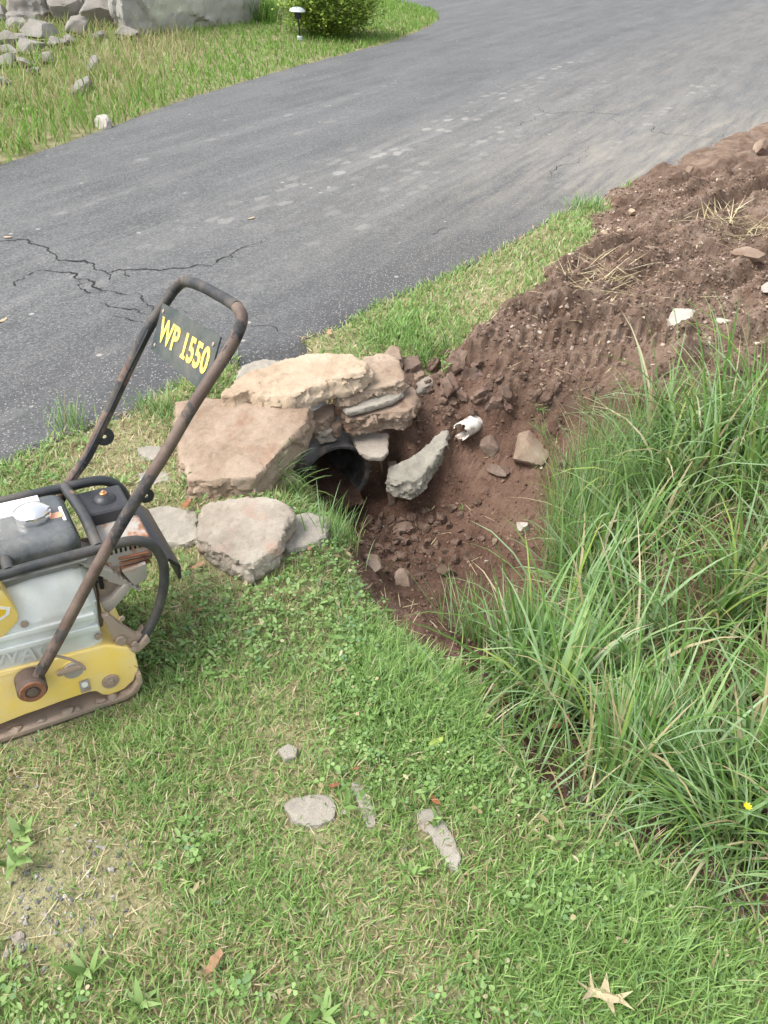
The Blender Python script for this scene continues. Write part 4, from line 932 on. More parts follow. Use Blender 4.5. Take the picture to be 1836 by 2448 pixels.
text_mesh('plate_lettering', 'WP 1550', .082, LET, sg, Ms@Matrix.Translation((0.004, -.002, .0032)), .0006, .0022, xs=.92, space=1.02)
bm = bmesh.new(); bmesh.ops.create_cube(bm, size=1.0)
for v in bm.verts: v.co = Ms@Matrix.Translation((.0178, -.0250, .0033))@Vector((v.co.x*.026, v.co.y*.0080, v.co.z*.0012))
link('numeral_foot', bm_mesh('numeral_foot', bm), LET, sg)
disc('pivot_boss', (0, .032, .150), (0, -1, 0), .034, .052, RUST, hd, .12, 32)
lathe('pivot_ring', [(.018, 0), (.018, .004), (.028, .004), (.030, 0)], 32, (0, -.020, .150), (0, -1, 0), RUSTO, hd)
disc('pivot_bolt', (0, -.018, .150), (0, -1, 0), .014, .006, RUST, hd, .2, 6)
lathe('tab', [(.006, -.003), (.025, -.003), (.025, .003), (.006, .003)], 24, (.322, .378, .562), (0, 1, 0), BPLA, hd, closed=True)
lathe('tab', [(.005, -.003), (.018, -.003), (.018, .003), (.005, .003)], 24, (.330, .006, .588), (0, 1, 0), BPLA, hd, closed=True)
tube('stop_rod', [(.066, -.004, .222), (.098, -.010, .200), (.119, -.012, .170), (.121, -.012, .158)], .0034, STEEL, hd)
box('strap', (.060, .010, .140), (.122, .026, .149), STEEL, PC, .004)
for tt in (.06, .94):                                   # rivets holding the plate
    for vv_ in (-.043, .043):
        q_ = Ms@Vector(((tt-.5)*(Lw-.005), vv_, .002)); disc('rivet', tuple(q_), tuple(Ms.to_3x3()@Vector((0, 0, 1))), .005, .003, STEEL, sg, .3, 12)
tube('fuel_hose', [(.10, .105, .365), (.13, .088, .345), (.175, .086, .335), (.20, .10, .32)], .0045, BPLA, PC, seg=10)
tube('throttle_cable', [(.20, .37, .44), (.255, .372, .50), (.33, .370, .612), (.40, .369, .724), (.47, .369, .832)], .003, BPLA, hd, seg=8)
for (qx, qy, qz) in ((.235, .048, .232), (.252, .034, .150), (-.03, .040, .10), (.06, .034, .070)):
    disc('bolt', (qx, qy, qz), (0, -1, 0), .008, .007, STEEL, PC, .2, 6)
for (qx, qr) in ((-.06, .012), (.0, .009), (.06, .014), (.085, .008), (.14, .010), (.175, .013), (.205, .009)):
    me = pebble_mesh('mud_lump', 300+int(qx*1000) % 97, 2, (1.4, 1, .6), .4, 2, .2); set_v(me, get_v(me)*qr + np.array([qx, .024, .006])); link('mud_lump', me, STEEL, PC)

# ------------------------------------------------------------------ vegetation
def grass_mat(name, cols, dryc, trans=.38, rough=.55):
    m = Mat(name); r = m.island(); d = m.attr('dry'); t = m.attr('tip')
    g = m.ramp(r, [(i/(len(cols)-1), c) for i, c in enumerate(cols)])
    g = m.mix(m.math('MULTIPLY', m.math('SUBTRACT', 1.0, t), .35), g, m.mix(.5, g, (.30, .30, .14)))
    r2 = m.math('FRACT', m.math('MULTIPLY', r, 37.7)); isd = m.math('GREATER_THAN', d, r2)
    dc = m.ramp(m.math('FRACT', m.math('MULTIPLY', r, 91.3)), dryc)
    return m.bsdf(m.mix(isd, g, dc), rough, spec=.3, trans=trans)
DRYC = [(0.0, (.32, .25, .13)), (.5, (.48, .41, .24)), (1.0, (.62, .56, .39))]
LAWNG = grass_mat('lawn_grass', [(0.116, 0.221, 0.0502), (0.175, 0.315, 0.0753), (0.244, 0.404, 0.109), (0.337, 0.505, 0.168), (0.203, 0.354, 0.143)], DRYC)
TALLG = grass_mat('tall_grass', [(0.0731, 0.17, 0.0302), (0.133, 0.262, 0.053), (0.186, 0.34, 0.113), (0.319, 0.46, 0.258), (0.293, 0.401, 0.0756)], DRYC)
FARG = grass_mat('far_grass', [(.075, .18, .02), (.115, .26, .028), (.155, .32, .04), (.20, .36, .06)], [(0.0, (.25, .23, .10)), (.5, (.34, .32, .15)), (1.0, (.45, .42, .24))])
CLOVM = grass_mat('clover_leaf', [(0.121, 0.22, 0.0575), (0.169, 0.293, 0.0791), (0.229, 0.372, 0.115), (0.314, 0.451, 0.173), (0.145, 0.27, 0.129)], DRYC)
STRAWM = grass_mat('straw', [(.42, .33, .19), (.5, .41, .25), (.36, .27, .15), (.55, .47, .31)], DRYC, trans=.1)

def blades(B, L, Wd, az, lean, curl, seg=3, dry=None, twist=None, power=1.0):
    """ribbon blades: base points, lengths, widths, lean direction and bend"""
    n = len(B); dirx = np.stack([np.cos(az), np.sin(az), np.zeros(n)], -1)
    tw = az + PI/2 + (np.zeros(n) if twist is None else twist); wv = np.stack([np.cos(tw), np.sin(tw), np.zeros(n)], -1)
    P = B.copy(); rows = []; tips = []
    for k in range(seg+1):
        t = k/seg; w = Wd*np.clip((1-t**2.2)*(.65+.35*min(1, t*4)), .0, 1)
        if k == seg: rows.append(P[:, None, :])
        else: rows.append(np.stack([P - wv*w[:, None]*.5, P + wv*w[:, None]*.5], 1))
        tips.append(np.full((n, 1 if k == seg else 2), t))
        a = lean + curl*((k+.5)/seg)**power
        P = P + (L/seg)[:, None]*(np.sin(a)[:, None]*dirx + np.cos(a)[:, None]*np.array([0, 0, 1.0]))
    V = np.concatenate(rows, 1); m_ = V.shape[1]; T = np.concatenate(tips, 1)
    q = []
    for k in range(seg-1): q.append((2*k, 2*k+1, 2*k+3, 2*k+2))
    off = (np.arange(n)*m_)[:, None]
    F4 = np.array(q).reshape(1, -1, 4) + off[:, :, None] if q else np.zeros((n, 0, 4), int)
    F3 = np.array([2*(seg-1), 2*(seg-1)+1, 2*seg])[None, :] + off
    idx = np.concatenate([F4.reshape(n, -1), F3], 1).ravel(); sizes = np.tile([4]*(seg-1)+[3], n)
    D = np.zeros(n) if dry is None else dry
    return V.reshape(-1, 3), idx, sizes, T.ravel(), np.repeat(D, m_)
def scatter(tv, tf, P, yaw, tilt, taz, sc, dry):
    """copies of a small template face set"""
    tv = np.array(tv, float); n = len(P); m_ = len(tv)
    cy, sy = np.cos(yaw)[:, None], np.sin(yaw)[:, None]
    x = tv[None, :, 0]*cy - tv[None, :, 1]*sy; y = tv[None, :, 0]*sy + tv[None, :, 1]*cy; z = np.repeat(tv[None, :, 2], n, 0)
    ca, sa = np.cos(taz)[:, None], np.sin(taz)[:, None]; ct, st = np.cos(tilt)[:, None], np.sin(tilt)[:, None]
    u = x*ca + y*sa; v = -x*sa + y*ca; u2 = u*ct + z*st; z2 = -u*st + z*ct
    V = np.stack([u2*ca - v*sa, u2*sa + v*ca, z2], -1)*sc[:, None, None] + P[:, None, :]
    off = (np.arange(n)*m_)[:, None]
    idx = np.concatenate([np.array(f)[None, :] + off for f in tf], 1).ravel(); sizes = np.tile([len(f) for f in tf], n)
    return V.reshape(-1, 3), idx, sizes, np.ones(n*m_), np.repeat(dry, m_)
def veg(name, parts, mat, parent=None, loc=None):
    V = np.concatenate([p[0] for p in parts]); base = 0; I = []
    for p in parts: I.append(p[1] + base); base += len(p[0])
    if loc is not None: V = V - np.array(loc)
    me = mesh_np(name, V, np.concatenate(I), np.concatenate([p[2] for p in parts]), True)
    attr(me, 'tip', np.concatenate([p[3] for p in parts])); attr(me, 'dry', np.concatenate([p[4] for p in parts]))
    return link(name, me, mat, parent, loc)
def rnd(a, b, n): return RNG.uniform(a, b, n)

STONES_XY = []
for o in list(SC.objects):
    if o.type == 'MESH' and o.parent is None and o.get('category') in ('stone', 'boulder'):
        V = get_v(o.data)*np.array(o.scale); mw = o.rotation_euler.to_matrix(); V = V@np.array(mw).T + np.array(o.location)
        STONES_XY.append((V[:, 0].min(), V[:, 0].max(), V[:, 1].min(), V[:, 1].max(), V, .022 if o.get('group') == G_LAWN else 0.0))
def hull(P):
    P = sorted(map(tuple, np.round(P, 4))); 
    def half(pts):
        h = []
        for p in pts:
            while len(h) > 1 and (h[-1][0]-h[-2][0])*(p[1]-h[-2][1]) - (h[-1][1]-h[-2][1])*(p[0]-h[-2][0]) <= 0: h.pop()
            h.append(p)
        return h
    a, b = half(P), half(P[::-1]); return a[:-1]+b[:-1]
STONE_HULLS = [(s[:4], hull(s[4][::max(1, len(s[4])//400), :2]), s[5]) for s in STONES_XY]
def off_stone(x, y, margin=.006):
    ok = np.ones(len(x), bool)
    for (x0, x1, y0, y1), hl, over in STONE_HULLS:
        c = (x > x0-.02) & (x < x1+.02) & (y > y0-.02) & (y < y1+.02)
        if c.any():
            i = np.nonzero(c)[0]; ok[i] &= sdist(x[i], y[i], hl) < -margin + over*RNG.random(len(i))
    return ok

# patches measured in the photograph: (px, py, radius px, dryness change, density factor, height factor)
PATCH = [(40, 1760, 70, .05, .9, .45), (170, 1725, 70, .05, .9, .45), (300, 1690, 60, .05, .9, .5), (560, 1400, 150, .22, .9, .8), (480, 1330, 120, .25, .8, .8), (700, 1420, 130, .18, .9, .8), (150, 2090, 190, .25, .30, .7), (60, 2190, 110, .2, .12, .6), (250, 2060, 70, .2, .4, .6), (330, 2170, 90, .35, .4, .6), (60, 1850, 130, .3, .55, .7), (260, 1050, 150, .4, .5, .8), (330, 1120, 130, .35, .5, .8),
         (1000, 1650, 130, -.18, 1.3, 1.5), (900, 1560, 90, -.1, 1.2, 1.3), (1120, 1760, 120, -.1, 1.2, 1.3), (1380, 2230, 220, -.18, 1.2, 1.5), (1650, 2330, 220, -.2, 1.2, 1.7), (1180, 2050, 120, .12, 1, .9), (1300, 1990, 90, .1, .9, 1), (950, 2200, 140, .12, 1, .8), (700, 1760, 90, .2, .8, .8),
         (760, 1970, 80, .22, .7, .7), (880, 2250, 150, .1, 1, .9), (620, 2350, 150, .08, 1, .9), (650, 1230, 60, .1, 1, 1.2), (830, 1300, 60, .25, 1, 1.0), (1250, 620, 110, .20, .8, 1.0), (1080, 690, 110, .02, 1.1, 1.3), (1150, 560, 120, .05, 1.0, 1.0), (1160, 740, 70, .3, .6, .9), (700, 830, 80, .2, .6, .7), (800, 790, 80, .1, .7, .7), (960, 800, 70, -.1, 1.3, 1.5), (1330, 600, 90, .05, 1, 1)]
def patchy(a, b):
    dr = np.zeros_like(a); de = np.ones_like(a); he = np.ones_like(a)
    for (x, y, r, d, k, h) in PATCH:
        w = np.exp(-((a-x)**2+(b-y)**2)/(r*r)); dr = dr + w*d; de = de*(1+(k-1)*w); he = he*(1+(h-1)*w)
    return dr, de, he
def lawn_pts(n, y0, y1, x0, x1, dens=None):
    x, y = rnd(x0, x1, n), rnd(y0, y1, n)
    return x, y

def near_lawn(n):
    x, y = rnd(-2.6, 2.6, n), rnd(.22, 6.2, n)
    # thin out with distance (far blades are drawn wider)
    k = RNG.random(n) < np.clip((1.5/np.maximum(y, .9))**1.4, 0, 1); x, y = x[k], y[k]
    a, b, d = pix(x, y, x*0); k = (a > -560) & (a < 2400) & (b < 2760); x, y, a, b = x[k], y[k], a[k], b[k]
    k = road_sd(x, y) < -.015 + .03*RNG.random(len(x)); x, y, a, b = x[k], y[k], a[k], b[k]
    z, sd = ground_z(x, y); k = sd < .01 - .03*RNG.random(len(x)); x, y, z, a, b = x[k], y[k], z[k], a[k], b[k]
    dr, de, he = patchy(a, b); cl = fbm(x*3.5, y*3.5, s=33, o=3)
    k = RNG.random(len(x)) < de*.72*(1+.5*cl); x, y, z, dr, he, cl = x[k], y[k], z[k], dr[k], he[k], cl[k]
    k = off_stone(x, y) & (sdist(x, y, PLATE_POLY) < .0); x, y, z, dr, he, cl = x[k], y[k], z[k], dr[k], he[k], cl[k]
    return x, y, z, dr, he, cl
x, y, z, dr, he, cl = near_lawn(1250000)
n = len(x); print('lawn blades', n); wide = np.clip(y/1.5, 1, 2.6)**.75
L = rnd(.024, .058, n)*he*(1+.25*cl); az = rnd(0, 2*PI, n)
dryv = np.clip(.14 + dr + .16*fbm(x*5, y*5, s=37, o=3), .02, .9)
low = RNG.random(n) < .22
lean = np.where(low, rnd(.9, 1.4, n), rnd(.05, .75, n)); curl = np.where(low, rnd(0, .3, n), rnd(.1, 1.2, n))
lawn = blades(np.stack([x, y, z-.004], -1), L, rnd(.0021, .0048, n)*wide, az, lean, curl, 3, dryv + low*.25, rnd(-.6, .6, n))
tag(veg('lawn_grass', [lawn], LAWNG), 'short mown lawn grass with dry straw mixed in', 'grass', kind='stuff')

# clover and small broad leaves through the lawn
x, y, z, dr, he, cl = near_lawn(210000)
k = (y < 2.6) & (fbm(x*2.6+7, y*2.6, s=39, o=3)*1.6 + .2*(y < 1.1) - .10 > rnd(-.25, .65, len(x))); x, y, z, dr = x[k], y[k], z[k], dr[k]; n = len(x)
leaf = [(0, 0, 0), (.5, .42, .10), (1, .5, .06), (1.25, 0, 0), (1, -.5, .06), (.5, -.42, .10)]; lf = [(0, 1, 2, 3), (0, 3, 4, 5)]
tri_v, tri_f = [], []
for k3 in range(3):
    a = 2*PI*k3/3
    for (u, v, w) in leaf: tri_v.append(((u+.08)*math.cos(a)-v*math.sin(a), (u+.08)*math.sin(a)+v*math.cos(a), w))
    tri_f += [tuple(i+6*k3 for i in f) for f in lf]
P = np.stack([x, y, z+rnd(.012, .042, n)], -1); isc = RNG.random(n) < .62
i1 = np.nonzero(isc)[0]; i2 = np.nonzero(~isc)[0]
pc = scatter(tri_v, tri_f, P[i1], rnd(0, 6.3, len(i1)), rnd(0, .6, len(i1)), rnd(0, 6.3, len(i1)), rnd(.004, .0115, len(i1)), np.full(len(i1), .04))
bro = [(0, 0, 0), (.3, .16, .05), (.7, .2, .07), (1.15, 0, 0), (.7, -.2, .07), (.3, -.16, .05)]
pb = scatter(bro, lf, P[i2]-np.array([0, 0, .01]), rnd(0, 6.3, len(i2)), rnd(-.5, .5, len(i2)), rnd(0, 6.3, len(i2)), rnd(.014, .032, len(i2)), np.full(len(i2), .08))
tag(veg('clover', [pc, pb], CLOVM), 'clover and small weed leaves scattered through the lawn', 'clover', kind='stuff')
# dead stems lying on the lawn and the dug earth
x, y = rnd(-1.6, 3.2, 26000), rnd(.3, 5.2, 26000); a, b, d = pix(x, y, x*0); z, sd = ground_z(x, y)
dr, de, he = patchy(a, b)
den = np.where(sd < 0, .05+.7*np.clip(dr, 0, 1), .03 + .30*np.exp(-(sd/.10)**2) + .05*(y > 2.9))
den = den + .7*np.exp(-((a-930)**2+(b-1560)**2)/110.**2) + .5*np.exp(-((a-860)**2+(b-1430)**2)/70.**2) + .35*np.exp(-((a-1430)**2+(b-660)**2)/130.**2) + .3*np.exp(-((a-1000)**2+(b-1060)**2)/60.**2)
k = (RNG.random(len(x)) < den*np.clip(1.6/y, .3, 1)) & (road_sd(x, y) < 0) & (a > -300) & (a < 2150) & (b < 2700); x, y, z = x[k], y[k], z[k]
k = off_stone(x, y) & (sdist(x, y, PLATE_POLY) < 0); x, y, z = x[k], y[k], z[k]; n = len(x)
st = blades(np.stack([x, y, z+rnd(.002, .02, n)], -1), rnd(.02, .085, n), rnd(.0013, .0028, n)*np.clip(y/1.6, 1, 2), rnd(0, 6.3, n), rnd(1.3, 1.6, n), rnd(-.2, .25, n), 3, np.full(n, .3), rnd(-.3, .3, n))
tag(veg('straw', [st], STRAWM), 'dead straw stems strewn on the lawn and bare earth', 'straw', kind='stuff')

# tall ditch grass
def grass_in(poly, n, exclude_stones=False):
    out = []
    P = np.array(poly, float)
    W_ = np.array([at(p[0], p[1], -.15)[:2] for p in poly]); lo, hi = W_.min(0)-.1, W_.max(0)+.1
    while sum(len(o[0]) for o in out) < n:
        x, y = rnd(lo[0], hi[0], n*2), rnd(lo[1], hi[1], n*2); z, sd = ground_z(x, y); a, b, d = pix(x, y, z)
        k = (sdist(a, b, poly) > 0) & (road_sd(x, y) < -.05); out.append((x[k], y[k], z[k], a[k], b[k]))
    o = [np.concatenate([q[i] for q in out])[:n] for i in range(5)]
    return o
TALL_POLY = [(1215, 1640), (1270, 1560), (1350, 1500), (1390, 1380), (1420, 1260), (1480, 1160), (1560, 1080), (1640, 1020), (1760, 1000), (2100, 990), (2500, 1050), (2600, 2100), (2300, 2250), (2000, 2220), (1850, 2170), (1720, 2045), (1610, 1960), (1490, 1870), (1360, 1770), (1255, 1705)]
def tall(n, poly, Lr, Wr, leanr, curlr, az0=None, azs=.9, dry=.06, seg=6, clump=0):
    x, y, z, a, b = grass_in(poly, n)
    if clump:
        ci = RNG.integers(0, clump, n); cx_, cy_ = x[:clump][ci], y[:clump][ci]
        x, y = cx_ + RNG.normal(0, .028, n), cy_ + RNG.normal(0, .028, n); z = ground_z(x, y)[0]
        azc = rnd(0, 6.3, clump)[ci]; lc = rnd(.75, 1.2, clump)[ci]
    else: azc = rnd(0, 6.3, n); lc = np.ones(n)
    az = azc*0 + (rnd(0, 6.3, n) if az0 is None else az0 + RNG.normal(0, azs, n)); az = np.where(RNG.random(n) < .35, azc, az)
    L = rnd(*Lr, n)*lc
    return blades(np.stack([x, y, z-.01], -1), L, rnd(*Wr, n), az, rnd(*leanr, n), rnd(*curlr, n), seg, np.full(n, dry) + .25*(RNG.random(n) < .1), rnd(-.5, .5, n), 1.6)
tg1 = tall(3700, TALL_POLY, (.22, .58), (.006, .0155), (.05, .55), (.3, 1.9), PI*.75, 1.3, clump=150)
tg2 = tall(1500, TALL_POLY, (.14, .32), (.004, .008), (.1, .8), (.2, 1.6), None, dry=.12)
tg3 = tall(900, TALL_POLY, (.2, .5), (.0016, .003), (.0, .5), (.1, 1.0), None, dry=.35)
tg4 = tall(1500, [(1330, 1250), (1420, 1140), (1500, 1080), (1560, 1120), (1500, 1300), (1400, 1420), (1300, 1450)], (.18, .40), (.0018, .0035), (.05, .5), (.1, 1.0), PI*.5, .8, dry=.05, clump=60)
RIM = [(1060, 1590), (1180, 1640), (1330, 1780), (1560, 1950), (1840, 2140), (2250, 2280), (2250, 2480), (1840, 2320), (1560, 2110), (1350, 1985), (1200, 1840), (1090, 1700)]
tg5 = tall(750, RIM, (.07, .20), (.003, .006), (.1, .8), (.2, 1.3), None, dry=.10, seg=4)
tg6 = tall(420, TALL_POLY, (.2, .5), (.003, .007), (.3, 1.2), (.4, 2.4), None, dry=1.0)
tg7 = tall(500, TALL_POLY, (.3, .6), (.006, .012), (.0, .3), (1.6, 2.9), PI*.8, 1.6, dry=.03, clump=80, seg=8)
tag(veg('tall_grass', [tg1, tg2, tg3, tg4, tg5, tg6, tg7], TALLG), 'tall arching green grass filling the ditch at the right', 'grass', kind='stuff')
def tussock(label, px, py, n, Lr, az0, azs, rad, leanr=(.05, .5), curlr=(.2, 1.1), Wr=(.005, .0095), dry=.05, name='grass_tussock', mat=None):
    p = hit(px, py); x, y = p[0] + RNG.normal(0, rad, n), p[1] + RNG.normal(0, rad*.7, n); z = ground_z(x, y)[0]
    bl_ = blades(np.stack([x, y, z-.01], -1), rnd(*Lr, n), rnd(*Wr, n), az0 + RNG.normal(0, azs, n), rnd(*leanr, n), rnd(*curlr, n), 6, np.full(n, dry), rnd(-.4, .4, n), 1.5)
    return tag(veg(name, [bl_], mat or TALLG, loc=tuple(p)), label, 'grass', 'grass tufts in and round the ditch')
tussock('leftmost blue green grass tussock leaning over the pit edge', 1262, 1640, 260, (.20, .38), PI*.58, .35, .045, (.05, .42), (.1, .7))
tussock('tussock right of the leftmost one, blades swept to the right', 1330, 1680, 240, (.20, .36), PI*.25, .5, .05)
tussock('low tussock with pale straw blades above the gravelly ditch soil', 1500, 1880, 220, (.22, .40), PI*.4, .5, .05, dry=.15)
tussock('wide tussock at the lower right edge, arching over the grey gravel', 1740, 2010, 260, (.25, .48), PI*.9, .9, .07, (.1, .6), (.6, 1.9))
tussock('yellow green tuft in front of the pit beside the bare soil', 1130, 1530, 90, (.12, .26), PI*.6, .7, .05, (.1, .7), (.3, 1.2), (.002, .004))
tussock('tuft hanging beside the pipe mouth below the tan slab', 672, 1150, 60, (.10, .20), -PI*.2, .7, .035, (.3, .9), (.5, 1.6), (.002, .0045))
tussock('small arching tuft overhanging the left rim of the pipe', 712, 1128, 46, (.08, .17), -PI*.15, .6, .03, (.4, 1.0), (.5, 1.5), (.002, .004))
tussock('low leafy tuft under the right edge of the large tan slab', 680, 1225, 200, (.04, .10), -PI*.1, 1.5, .06, (.2, .9), (.3, 1.2), (.002, .0045))
tussock('upright tuft at the pit rim by the pale grey slab', 800, 1290, 70, (.08, .2), PI*.3, .7, .04, (.1, .6), (.1, .8), (.003, .005))
tussock('tuft at the driveway edge left of the handle', 165, 1028, 60, (.08, .18), PI*.5, 1.2, .05, (.05, .5), (.1, .7), (.003, .005))
tussock('tuft between the handle tubes beside the large tan slab', 372, 985, 90, (.06, .14), PI*.5, 1.4, .05, (.1, .6), (.2, .9), (.003, .006))
tussock('bright tuft where the grass strip meets the stone heap', 1045, 850, 110, (.07, .17), PI*1.3, 1.0, .06, (.1, .8), (.2, 1.2), (.003, .006))
tussock('tuft at the far end of the grass strip near the dirt', 1395, 500, 90, (.08, .17), PI*.5, 1.2, .08, (.1, .7), (.2, 1.0), (.005, .008))
tussock('flattened heap of pulled straw on the dirt at the far right', 1770, 545, 260, (.10, .25), PI, 2, .16, (.9, 1.5), (.0, .4), (.004, .008), dry=.75, mat=STRAWM)
tussock('sparse pulled grass wisps on the dirt beside the grass strip', 1440, 665, 110, (.10, .25), 0, 2, .13, (1.1, 1.5), (.0, .3), (.003, .006), dry=.5, mat=STRAWM)
tussock('dry brown roots and stems hanging over the gap right of the pipe', 925, 1078, 60, (.05, .13), -PI*.5, .8, .035, (.6, 1.5), (.3, 1.4), (.0015, .003), dry=.9, mat=STRAWM)
# two tall seed-head stems leaning over the pit
for (lab, pb_, pt, zt) in (('thin flowering grass stem leaning left over the bank stone', (1420, 1290), (1290, 1030), .20), ('thin flowering grass stem standing before the dirt bank', (1470, 1190), (1390, 960), .25), ('broad single grass blade standing upright before the white stone', (1590, 960), (1612, 740), .32)):
    p0 = hit(*pb_); p1 = at(*pt, zt); e = empty('flowering_grass', tuple(p0)); tag(e, lab, 'grass stem')
    mid = (p0+p1)/2 + np.array([.02, 0, .05]); S = spline([p0-p0, mid-p0, p1-p0], 10); bl2 = []
    nn_ = 26 if 'flower' in lab else 3
    st_ = tube('stem', S, .0016, TALLG, e, smooth_path=False, seg=5)
    i0 = RNG.integers(len(S)//2, len(S), nn_); B_ = S[i0]
    bl_ = blades(B_, rnd(.03, .09, nn_), rnd(.002, .004, nn_), np.arctan2(p1[1]-p0[1], p1[0]-p0[0]) + RNG.normal(0, .8, nn_), rnd(.2, .9, nn_), rnd(-.2, .5, nn_), 3, np.full(nn_, .1))
    veg('leaves', [bl_], TALLG, e)

# broad-leaved weeds
def weed(label, px, py, nleaf, Lf, Wf, mat=None, up=.5, lift=0.0):
    Lf *= .75; Wf *= .8
    p = hit(px, py); e = []
    a = np.arange(nleaf)*2.4 + rnd(-.3, .3, nleaf); B_ = np.tile(p + np.array([0, 0, .01]), (nleaf, 1)) + RNG.normal(0, .006, (nleaf, 3)) + np.array([0, 0, 1])*rnd(0, lift+1e-6, nleaf)[:, None]
    bl_ = blades(B_, rnd(Lf*.6, Lf, nleaf), rnd(Wf*.7, Wf, nleaf), a, rnd(up*.5, up+.5, nleaf), rnd(.2, .9, nleaf), 5, np.full(nleaf, .02))
    return tag(veg('weed', [bl_], mat or CLOVM, loc=tuple(p)), label, 'weed', 'broad leaved weeds')
weed('broad leaved weed at the left picture edge above the gravel patch', 40, 2085, 9, .09, .026, up=.4, lift=.05)
weed('dock like weed on the left picture edge, higher one', 60, 2010, 7, .07, .024, lift=.03)
weed('spreading weed rosette at the bottom left of the lawn', 210, 2330, 10, .08, .02)
weed('weed rosette growing on the long narrow lawn stone', 1040, 1975, 8, .05, .016)
weed('narrow leaved weed below the long lawn stone', 985, 2090, 9, .07, .014)
weed('leafy weed in the lower middle of the lawn', 1290, 2200, 10, .07, .022)
weed('pale leaved weed at the bottom edge left of centre', 330, 2400, 9, .08, .02)
weed('weed rosette at the bottom edge of the lawn, centre', 780, 2420, 9, .07, .02)
weed('lobed leaf weed between the compactor frame and the low tan slab', 445, 1175, 14, .05, .02, lift=.05)
weed('green weed on the dirt right of the stone heap', 1060, 905, 16, .05, .016, lift=.05)
weed('low leafy weed behind the compactor beside the handle', 300, 1160, 12, .06, .016)
weed('broad leaf weed under the tall grass at the right edge', 1500, 2150, 8, .07, .03)
weed('tiny green sprout in the pit floor', 1100, 1220, 7, .03, .007)
weed('pulled grass tuft lying on the bank stone', 1290, 985, 18, .07, .006, TALLG, up=1.0)

# fallen leaves
def leaf_obj(label, px, py, pts, size, col, rot, fold=.2, lift=.02):
    lift *= .6; p = hit(px, py); m = Mat('dead_leaf'); v = m.obj()
    c = m.mix(m.ramp(m.noise(v, 60, 4), [(.4, 0.0), (.65, .6)]), col, tuple(k*.6 for k in col)); mt = m.bsdf(c, .6, trans=.2)
    P = [(math.cos(rot)*a*size - math.sin(rot)*b*size, math.sin(rot)*a*size + math.cos(rot)*b*size, fold*size*(a*a*.8+abs(b)*.5)) for a, b in pts]
    bm = bmesh.new(); vs = [bm.verts.new((q[0], q[1], 0)) for q in P]; f = bm.faces.new(vs); f.normal_update(); bmesh.ops.triangulate(bm, faces=[f], ngon_method='EAR_CLIP')
    for w_, q in zip(vs, P): w_.co.z = q[2]
    bmesh.ops.solidify(bm, geom=list(bm.faces), thickness=.0006)
    o = link('fallen_leaf', bm_mesh('fallen_leaf', bm), mt, loc=(p[0], p[1], p[2]+lift)); return tag(o, label, 'leaf', 'fallen leaves')
OAK = [(-1.0, -.03), (-.55, -.05), (-.75, -.55), (-.35, -.16), (-.08, -.1), (.1, -.15), (.45, -.62), (.34, -.12), (.55, -.06), (1.0, -.3), (.62, .08), (.9, .34), (.36, .16), (.2, .18), (-.02, .75), (-.14, .2), (-.35, .14), (-.62, .6), (-.5, .06), (-1.0, .0)]
leaf_obj('cream coloured oak leaf at the bottom right of the lawn', 1435, 2400, OAK, .052, (.52, .43, .27), -.35, .6, .055)
OV = [(-1, 0), (-.6, -.3), (-.1, -.42), (.45, -.3), (.7, -.42), (1, 0), (.55, .2), (.3, .45), (-.2, .35), (-.6, .32)]
leaf_obj('curled orange leaf in the lower left lawn', 515, 2315, OV, .026, (.36, .21, .12), 1.2, .7, .035)
leaf_obj('bright yellow green leaf in the lush grass left of the ditch', 1040, 1792, OV, .022, (.33, .42, .09), .6, .3, .05)
leaf_obj('small red brown leaf behind the broad lawn stone', 800, 1888, OV, .014, (.28, .11, .06), .3, .4, .03)
leaf_obj('red brown leaf scrap beside the long narrow lawn stone', 1040, 1925, OV, .015, (.36, .13, .06), 2.3, .4, .03)
leaf_obj('orange leaf in front of the grey boulder', 475, 1362, OV, .026, (.42, .25, .15), .9, .4, .025)
leaf_obj('tiny red leaf near the narrow slanting lawn stone', 852, 1848, OV, .009, (.28, .11, .06), .3, .4, .03)
leaf_obj('small orange leaf right of the grey boulder', 742, 1318, OV, .02, (.42, .25, .15), 1.4, .4, .025)
leaf_obj('orange brown leaf under the left end of the tan slab', 448, 1225, OV, .028, (.35, .15, .07), 1.4, .5, .05)
leaf_obj('tan leaf on the grass by the driveway above the stone heap', 788, 805, OV, .03, (.50, .30, .17), 1.9, .4, .03)
leaf_obj('dry brown leaf at the foot of the ditch grass', 1325, 1740, OV, .045, (.36, .19, .11), .5, .6, .03)
leaf_obj('brown leaf left of the boulder on the lawn by the compactor', 478, 1465, OV, .016, (.5, .30, .16), .5, .6, .02)
for i, (a, b) in enumerate([(20, 570), (8, 770), (545, 770), (600, 525)]):
    leaf_obj(['tan leaf on the driveway at the left edge, farther one', 'tan leaf on the driveway at the left edge, nearer one', 'pale leaf scrap on the driveway behind the handle', 'small tan leaf in the middle of the driveway'][i], a, b, OV, .03, (.55, .42, .27), i*1.3, .3, .012)
# yellow flowers
m = Mat('yellow_petal'); PET = m.bsdf((.85, .6, .02), .5, trans=.2)
p = at(1786, 1930, .05); e = empty('yellow_flower', tuple(p)); tag(e, 'single yellow flower among the tall grass at the right edge', 'flower')
bl_ = blades(np.zeros((8, 3)), np.full(8, .012), np.full(8, .007), np.arange(8)*.785, np.full(8, .9), np.full(8, .3), 3); veg('petals', [bl_], PET, e)
tube('stem', [(0, 0, 0), (.005, .01, -.1), (0, .0, -.25)], .0012, TALLG, e, seg=5)

